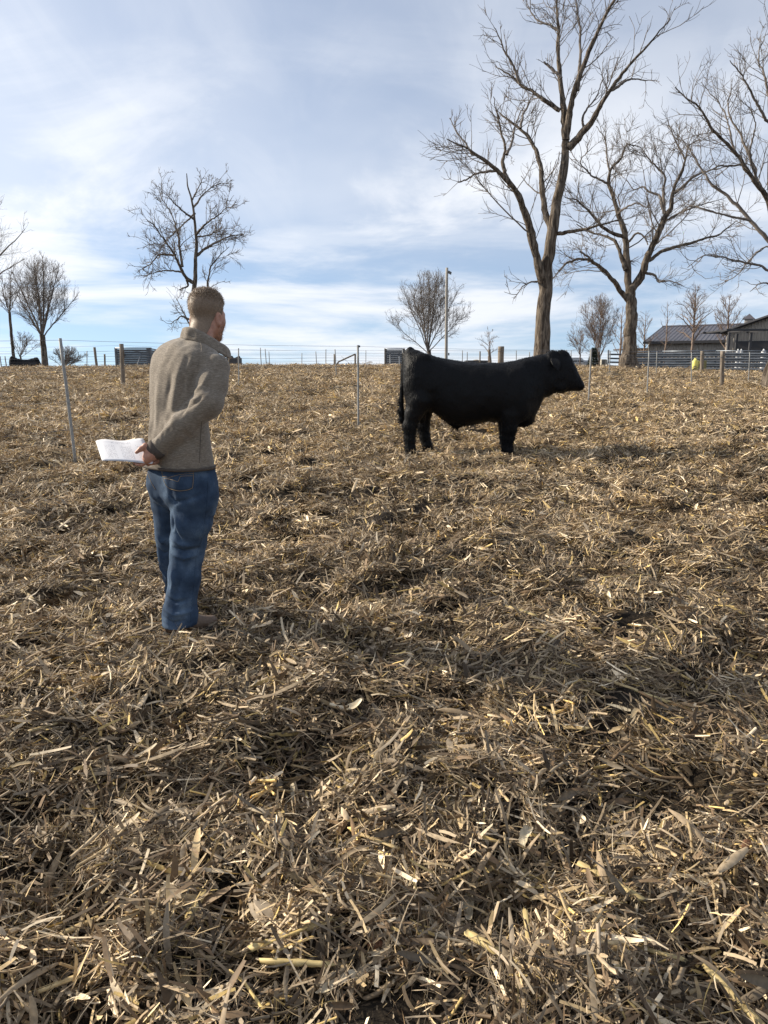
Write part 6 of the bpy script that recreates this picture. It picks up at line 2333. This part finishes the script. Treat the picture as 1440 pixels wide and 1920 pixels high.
# ------------------------------------------------------------------ single stalks, husks and cobs one can pick out of the stover
def piece_material(name, c1, c2, streak=True, tl=.12):
    m, nn, ll, bs = new_mat(name)
    tc = nn.new('ShaderNodeTexCoord'); mp = nn.new('ShaderNodeMapping'); mp.inputs['Scale'].default_value = (.06, 1, 1) if streak else (1, 1, 1)
    nz = nn.new('ShaderNodeTexNoise'); nz.inputs['Scale'].default_value = 200 if streak else 160; nz.inputs['Detail'].default_value = 5; nz.inputs['Roughness'].default_value = .7
    n2 = nn.new('ShaderNodeTexNoise'); n2.inputs['Scale'].default_value = 26; n2.inputs['Detail'].default_value = 4
    oi = nn.new('ShaderNodeObjectInfo')
    ll.new(tc.outputs['Object'], mp.inputs[0]); ll.new(mp.outputs[0], nz.inputs['Vector']); ll.new(tc.outputs['Object'], n2.inputs['Vector'])
    s = math_node(nn, ll, 'ADD', math_node(nn, ll, 'MULTIPLY', nz.outputs['Fac'], .55), math_node(nn, ll, 'MULTIPLY', n2.outputs['Fac'], .45))
    mr = nn.new('ShaderNodeMapRange'); mr.inputs['From Min'].default_value = .36; mr.inputs['From Max'].default_value = .62
    ll.new(s, mr.inputs['Value'])
    mx = nn.new('ShaderNodeMix'); mx.data_type = 'RGBA'
    mx.inputs[6].default_value = (*c1, 1); mx.inputs[7].default_value = (*c2, 1)
    ll.new(mr.outputs[0], mx.inputs['Factor'])
    hs = nn.new('ShaderNodeHueSaturation')
    ll.new(mx.outputs[2], hs.inputs['Color'])
    ll.new(math_node(nn, ll, 'MULTIPLY_ADD', oi.outputs['Random'], .5, .7), hs.inputs['Value'])
    ll.new(hs.outputs[0], bs.inputs['Base Color'])
    bs.inputs['Roughness'].default_value = .6; bs.inputs['Specular IOR Level'].default_value = .3
    bp = nn.new('ShaderNodeBump'); bp.inputs['Strength'].default_value = .5; bp.inputs['Distance'].default_value = .002
    ll.new(nz.outputs['Fac'], bp.inputs['Height']); ll.new(bp.outputs[0], bs.inputs['Normal'])
    return m


STALK_M = piece_material('corn_stalk', (.30, .21, .10), (.56, .43, .22))
YELLOW_M = piece_material('yellow_stalk', (.38, .28, .115), (.58, .455, .22))
GREY_M = piece_material('grey_stalk', (.17, .14, .10), (.32, .265, .19))
HUSK_M = piece_material('corn_husk', (.38, .31, .20), (.66, .58, .43))
LEAF_M = piece_material('dry_leaf', (.22, .175, .115), (.40, .33, .22))
COB_M = piece_material('corn_cob', (.11, .05, .025), (.26, .13, .07), False)
PALECOB_M = piece_material('pale_cob', (.34, .27, .17), (.55, .46, .32), False)


def stalk_mesh(seed, L, W):
    rng = np.random.default_rng(seed)
    n, s = 9, 9
    t = np.linspace(-.5, .5, n)
    P = np.stack([t * L, rng.normal(0, .02) * L * (t * t * 4), rng.normal(0, .015) * L * (t * t * 4)], -1)
    r = np.full(n, W / 2)
    node = rng.integers(2, 7)
    r[node] *= 1.18
    V, F = tubes(P[None], r[None], s)
    V = V.reshape(n, s, 3)
    # split stalk: one side pressed flat, ends torn
    V[..., 2] = np.where(V[..., 2] < 0, V[..., 2] * rng.uniform(.1, .6), V[..., 2] * rng.uniform(.45, .9))
    V += rng.normal(0, W * .035, (1, s, 3))
    V[0, :, 0] -= rng.uniform(0, 1, s) ** 2 * W * 1.6
    V[-1, :, 0] += rng.uniform(0, 1, s) ** 2 * W * 1.6
    V[1:-1, :, 1:] *= 1 + rng.normal(0, .07, (n - 2, s, 1))
    V = V.reshape(-1, 3)
    return make_mesh('corn_stalk', V, [F, np.array([list(range(s))[::-1], [(n - 1) * s + i for i in range(s)]])])


def blade_mesh(seed, L, W, bend, curl, cup, ragged):
    rng = np.random.default_rng(seed)
    n, c = 12, 5
    t = np.linspace(0, 1, n)
    ang = bend * (t - .4) + .25 * np.sin(t * 5 + rng.uniform(0, 6)); yaw = curl * (t - .5) + .2 * np.sin(t * 4 + rng.uniform(0, 6))
    d = np.stack([np.cos(ang) * np.cos(yaw), np.cos(ang) * np.sin(yaw), np.sin(ang)], -1)
    P = np.concatenate([[np.zeros(3)], np.cumsum(d[:-1] * L / (n - 1), 0)]); P -= P.mean(0)
    side = np.stack([-np.sin(yaw), np.cos(yaw), np.zeros(n)], -1); up = np.cross(d, side)
    tw = rng.uniform(-1.4, 1.4) * (t - .5)
    s2 = side * np.cos(tw)[:, None] + up * np.sin(tw)[:, None]; u2 = up * np.cos(tw)[:, None] - side * np.sin(tw)[:, None]
    w = W / 2 * np.sin(np.clip(t * .86 + .10, 0, 1) * np.pi) ** .6 * (1 + rng.normal(0, ragged, n))
    q = np.linspace(-1, 1, c)
    V = P[:, None] + s2[:, None] * (w[:, None] * q[None])[..., None] + u2[:, None] * (cup * w[:, None] * (q ** 2 - .5)[None] + .05 * w[:, None] * np.cos(q * 9)[None])[..., None]
    V = V.reshape(-1, 3)
    idx = np.arange(n * c).reshape(n, c)
    top = np.stack([idx[:-1, :-1], idx[:-1, 1:], idx[1:, 1:], idx[1:, :-1]], -1).reshape(-1, 4)
    return make_mesh('corn_leaf', V, top)


def cob_mesh(seed, L, W):
    rng = np.random.default_rng(seed)
    n, s = 14, 16
    t = np.linspace(0, 1, n)
    r = W / 2 * (1 - .35 * t) * np.clip(np.sin(np.clip(t * .98 + .03, 0, 1) * np.pi) * 2.2, 0, 1) ** .5
    P = np.stack([(t - .5) * L, np.zeros(n), np.zeros(n)], -1)
    V, F = tubes(P[None], r[None], s)
    c = np.repeat(P, s, 0)
    k = (np.arange(n)[:, None] + np.arange(s)[None]) % 2
    V = c + (V - c) * (1 + .14 * k.ravel() + rng.normal(0, .05, n * s))[:, None]
    return make_mesh('corn_cob', V, [F, np.array([list(range(s))[::-1], [(n - 1) * s + i for i in range(s)]])], False)


def on_ground(px, py):
    b, t, Y = post_pts(px, py, px, py)
    X = b[0]
    return np.array((X, Y, gz1(X, Y)))


def lay(name, me, m, px, py, ang_img, tilt, lift, label, cat, group=None, roll=0.0, length=None):
    """lay a piece on the stover at a photograph point; ang_img is its direction in the ground plane (0 = to the right, 90 = away)"""
    p = on_ground(px, py)
    o = obj(name, me, m)
    o.location = Vector(p + np.array((0, 0, lift)))
    o.rotation_euler = (roll, -tilt, math.radians(ang_img))
    o.rotation_mode = 'XYZ'
    tag(o, label, cat, group)
    return o


def build_pieces():
    sm = [stalk_mesh(300 + i, L, W) for i, (L, W) in enumerate(((.20, .022), (.14, .020), (.11, .018), (.26, .018), (.09, .024), (.17, .014), (.32, .010), (.12, .015)))]
    lm = [blade_mesh(400 + i, L, W, b, c, u, .06) for i, (L, W, b, c, u) in enumerate(((.16, .026, 1.2, .4, .5), (.12, .022, -1.3, -.5, .3), (.20, .020, .9, .7, .4), (.10, .030, 1.6, .2, .6), (.14, .018, -1.0, .9, .2), (.18, .032, .7, -.3, .5), (.09, .018, 1.9, -.6, .3), (.24, .016, 1.0, .5, .3)))]
    hm_ = [blade_mesh(500 + i, L, W, b, c, u, .10) for i, (L, W, b, c, u) in enumerate(((.15, .048, .9, .3, .7), (.12, .040, 1.2, -.3, .6), (.10, .036, -1.0, .5, .6), (.17, .036, .8, .2, .8)))]
    # the ones a viewer can name
    S = [
        ('corn_stalk', sm[0], YELLOW_M, 1138, 1690, -52, .05, .035, 'bright yellow split corn stalk, slanting, lower right foreground', 'corn stalk'),
        ('corn_stalk', sm[1], YELLOW_M, 357, 1770, 78, .12, .045, 'stout yellow corn stalk standing steeply, lower left of the centre foreground', 'corn stalk'),
        ('corn_stalk', sm[3], STALK_M, 90, 1745, 38, .04, .035, 'long tan corn stalk running up from the bottom left corner', 'corn stalk'),
        ('corn_stalk', sm[3], YELLOW_M, 40, 1890, 30, .04, .03, 'yellow corn stalk at the very bottom left corner', 'corn stalk'),
        ('corn_stalk', sm[6], GREY_M, 815, 1770, -20, .03, .045, 'long thin grey stem lying across the bottom centre', 'corn stalk'),
        ('corn_stalk', sm[0], STALK_M, 545, 1805, 24, .05, .04, 'tan stalk slanting up to the right at the bottom, left of the reddish cob', 'corn stalk'),
        ('corn_stalk', sm[4], YELLOW_M, 1058, 1840, 5, .0, .03, 'short round yellow stalk end near the bottom right of centre', 'corn stalk'),
        ('corn_stalk', sm[5], YELLOW_M, 1205, 1818, -25, .0, .03, 'slim golden stalk to the right of the short round stalk end', 'corn stalk'),
        ('corn_stalk', sm[1], STALK_M, 560, 1865, -4, .0, .035, 'flat tan stalk lying level near the bottom edge', 'corn stalk'),
        ('corn_stalk', sm[0], STALK_M, 1385, 1890, 110, .05, .04, 'broad tan stalk at the bottom right corner', 'corn stalk'),
        ('corn_stalk', sm[2], STALK_M, 712, 1618, -35, .05, .035, 'pale split stalk chunk in the centre foreground', 'corn stalk'),
        ('corn_stalk', sm[5], YELLOW_M, 990, 1775, 82, .25, .05, 'thin yellow-green stem sticking up at the bottom right of centre', 'corn stalk'),
        ('corn_husk', hm_[0], HUSK_M, 650, 1366, 14, .05, .045, 'large pale curled corn husk in the middle foreground', 'corn husk'),
        ('corn_husk', hm_[3], HUSK_M, 880, 1680, 80, .4, .06, 'tangled pale husk tuft right of the centre foreground', 'corn husk'),
        ('corn_husk', hm_[1], HUSK_M, 312, 1735, 96, .3, .05, 'narrow white husk standing up beside the stout yellow stalk', 'corn husk'),
        ('corn_husk', hm_[2], HUSK_M, 985, 1590, 70, .4, .06, 'pale folded husk arching over the stover right of the centre', 'corn husk'),
        ('corn_stalk', sm[5], STALK_M, 485, 1230, -30, .05, .035, 'pale yellow stalk with a white split end in front of the man\'s boots', 'corn stalk'),
        ('corn_stalk', sm[3], GREY_M, 1245, 1212, 24, .03, .04, 'grey-brown stalk slanting on the right side level with the man\'s boots', 'corn stalk'),
        ('corn_cob', cob_mesh(1, .052, .034), COB_M, 244, 1782, 30, .0, .03, 'reddish-brown cob end at the lower left', 'corn cob'),
        ('corn_cob', cob_mesh(2, .046, .032), COB_M, 706, 1797, -20, .0, .03, 'reddish-brown cob end at the bottom centre', 'corn cob'),
        ('corn_cob', cob_mesh(3, .045, .030), COB_M, 1398, 1612, 60, .0, .03, 'brown cob end near the right edge', 'corn cob'),
        ('corn_cob', cob_mesh(4, .085, .020), PALECOB_M, 608, 1663, -22, .0, .035, 'slim pale corn cob in the centre foreground', 'corn cob'),
    ]
    for s in S:
        lay(*s[:8], s[8], s[9], 'single pieces of stover', roll=random.uniform(-.3, .3))
    rng = np.random.default_rng(77)
    kinds = {'corn_stalk': (sm, ((STALK_M, 'tan'), (STALK_M, 'tan'), (YELLOW_M, 'yellow'), (GREY_M, 'grey-brown')), 'broken %s corn stalk lying loose among the foreground stover', 'corn stalk'),
             'corn_leaf': (lm, ((LEAF_M, 'brown'), (LEAF_M, 'brown'), (HUSK_M, 'pale'), (GREY_M, 'grey')), 'curled %s dry corn leaf lying loose among the foreground stover', 'corn leaf')}
    for i in range(190):
        nm = 'corn_leaf' if rng.random() < .5 else 'corn_stalk'
        Y = 1.4 + 3.8 * rng.random() ** .75          # spread over the ground between 1.4 and 5 metres
        X = rng.uniform(-.55, .55) * Y
        ms, mats, lab, cat = kinds[nm]
        o = obj(nm, ms[rng.integers(len(ms))])
        if not o.data.materials:
            o.data.materials.append(mats[0][0])
        mt, word = mats[rng.integers(4)]
        o.material_slots[0].link = 'OBJECT'
        o.material_slots[0].material = mt
        o.location = (X, Y, gz1(X, Y) + rng.uniform(.02, .04))
        o.rotation_euler = (rng.uniform(-.5, .5), rng.normal(0, .22), rng.uniform(0, 6.28))
        s = rng.uniform(.5, .95)
        o.scale = (s, s * rng.uniform(.7, 1.1), s)
        tag(o, lab % word, cat, 'loose %s %s pieces' % (word, cat))


build_pieces()
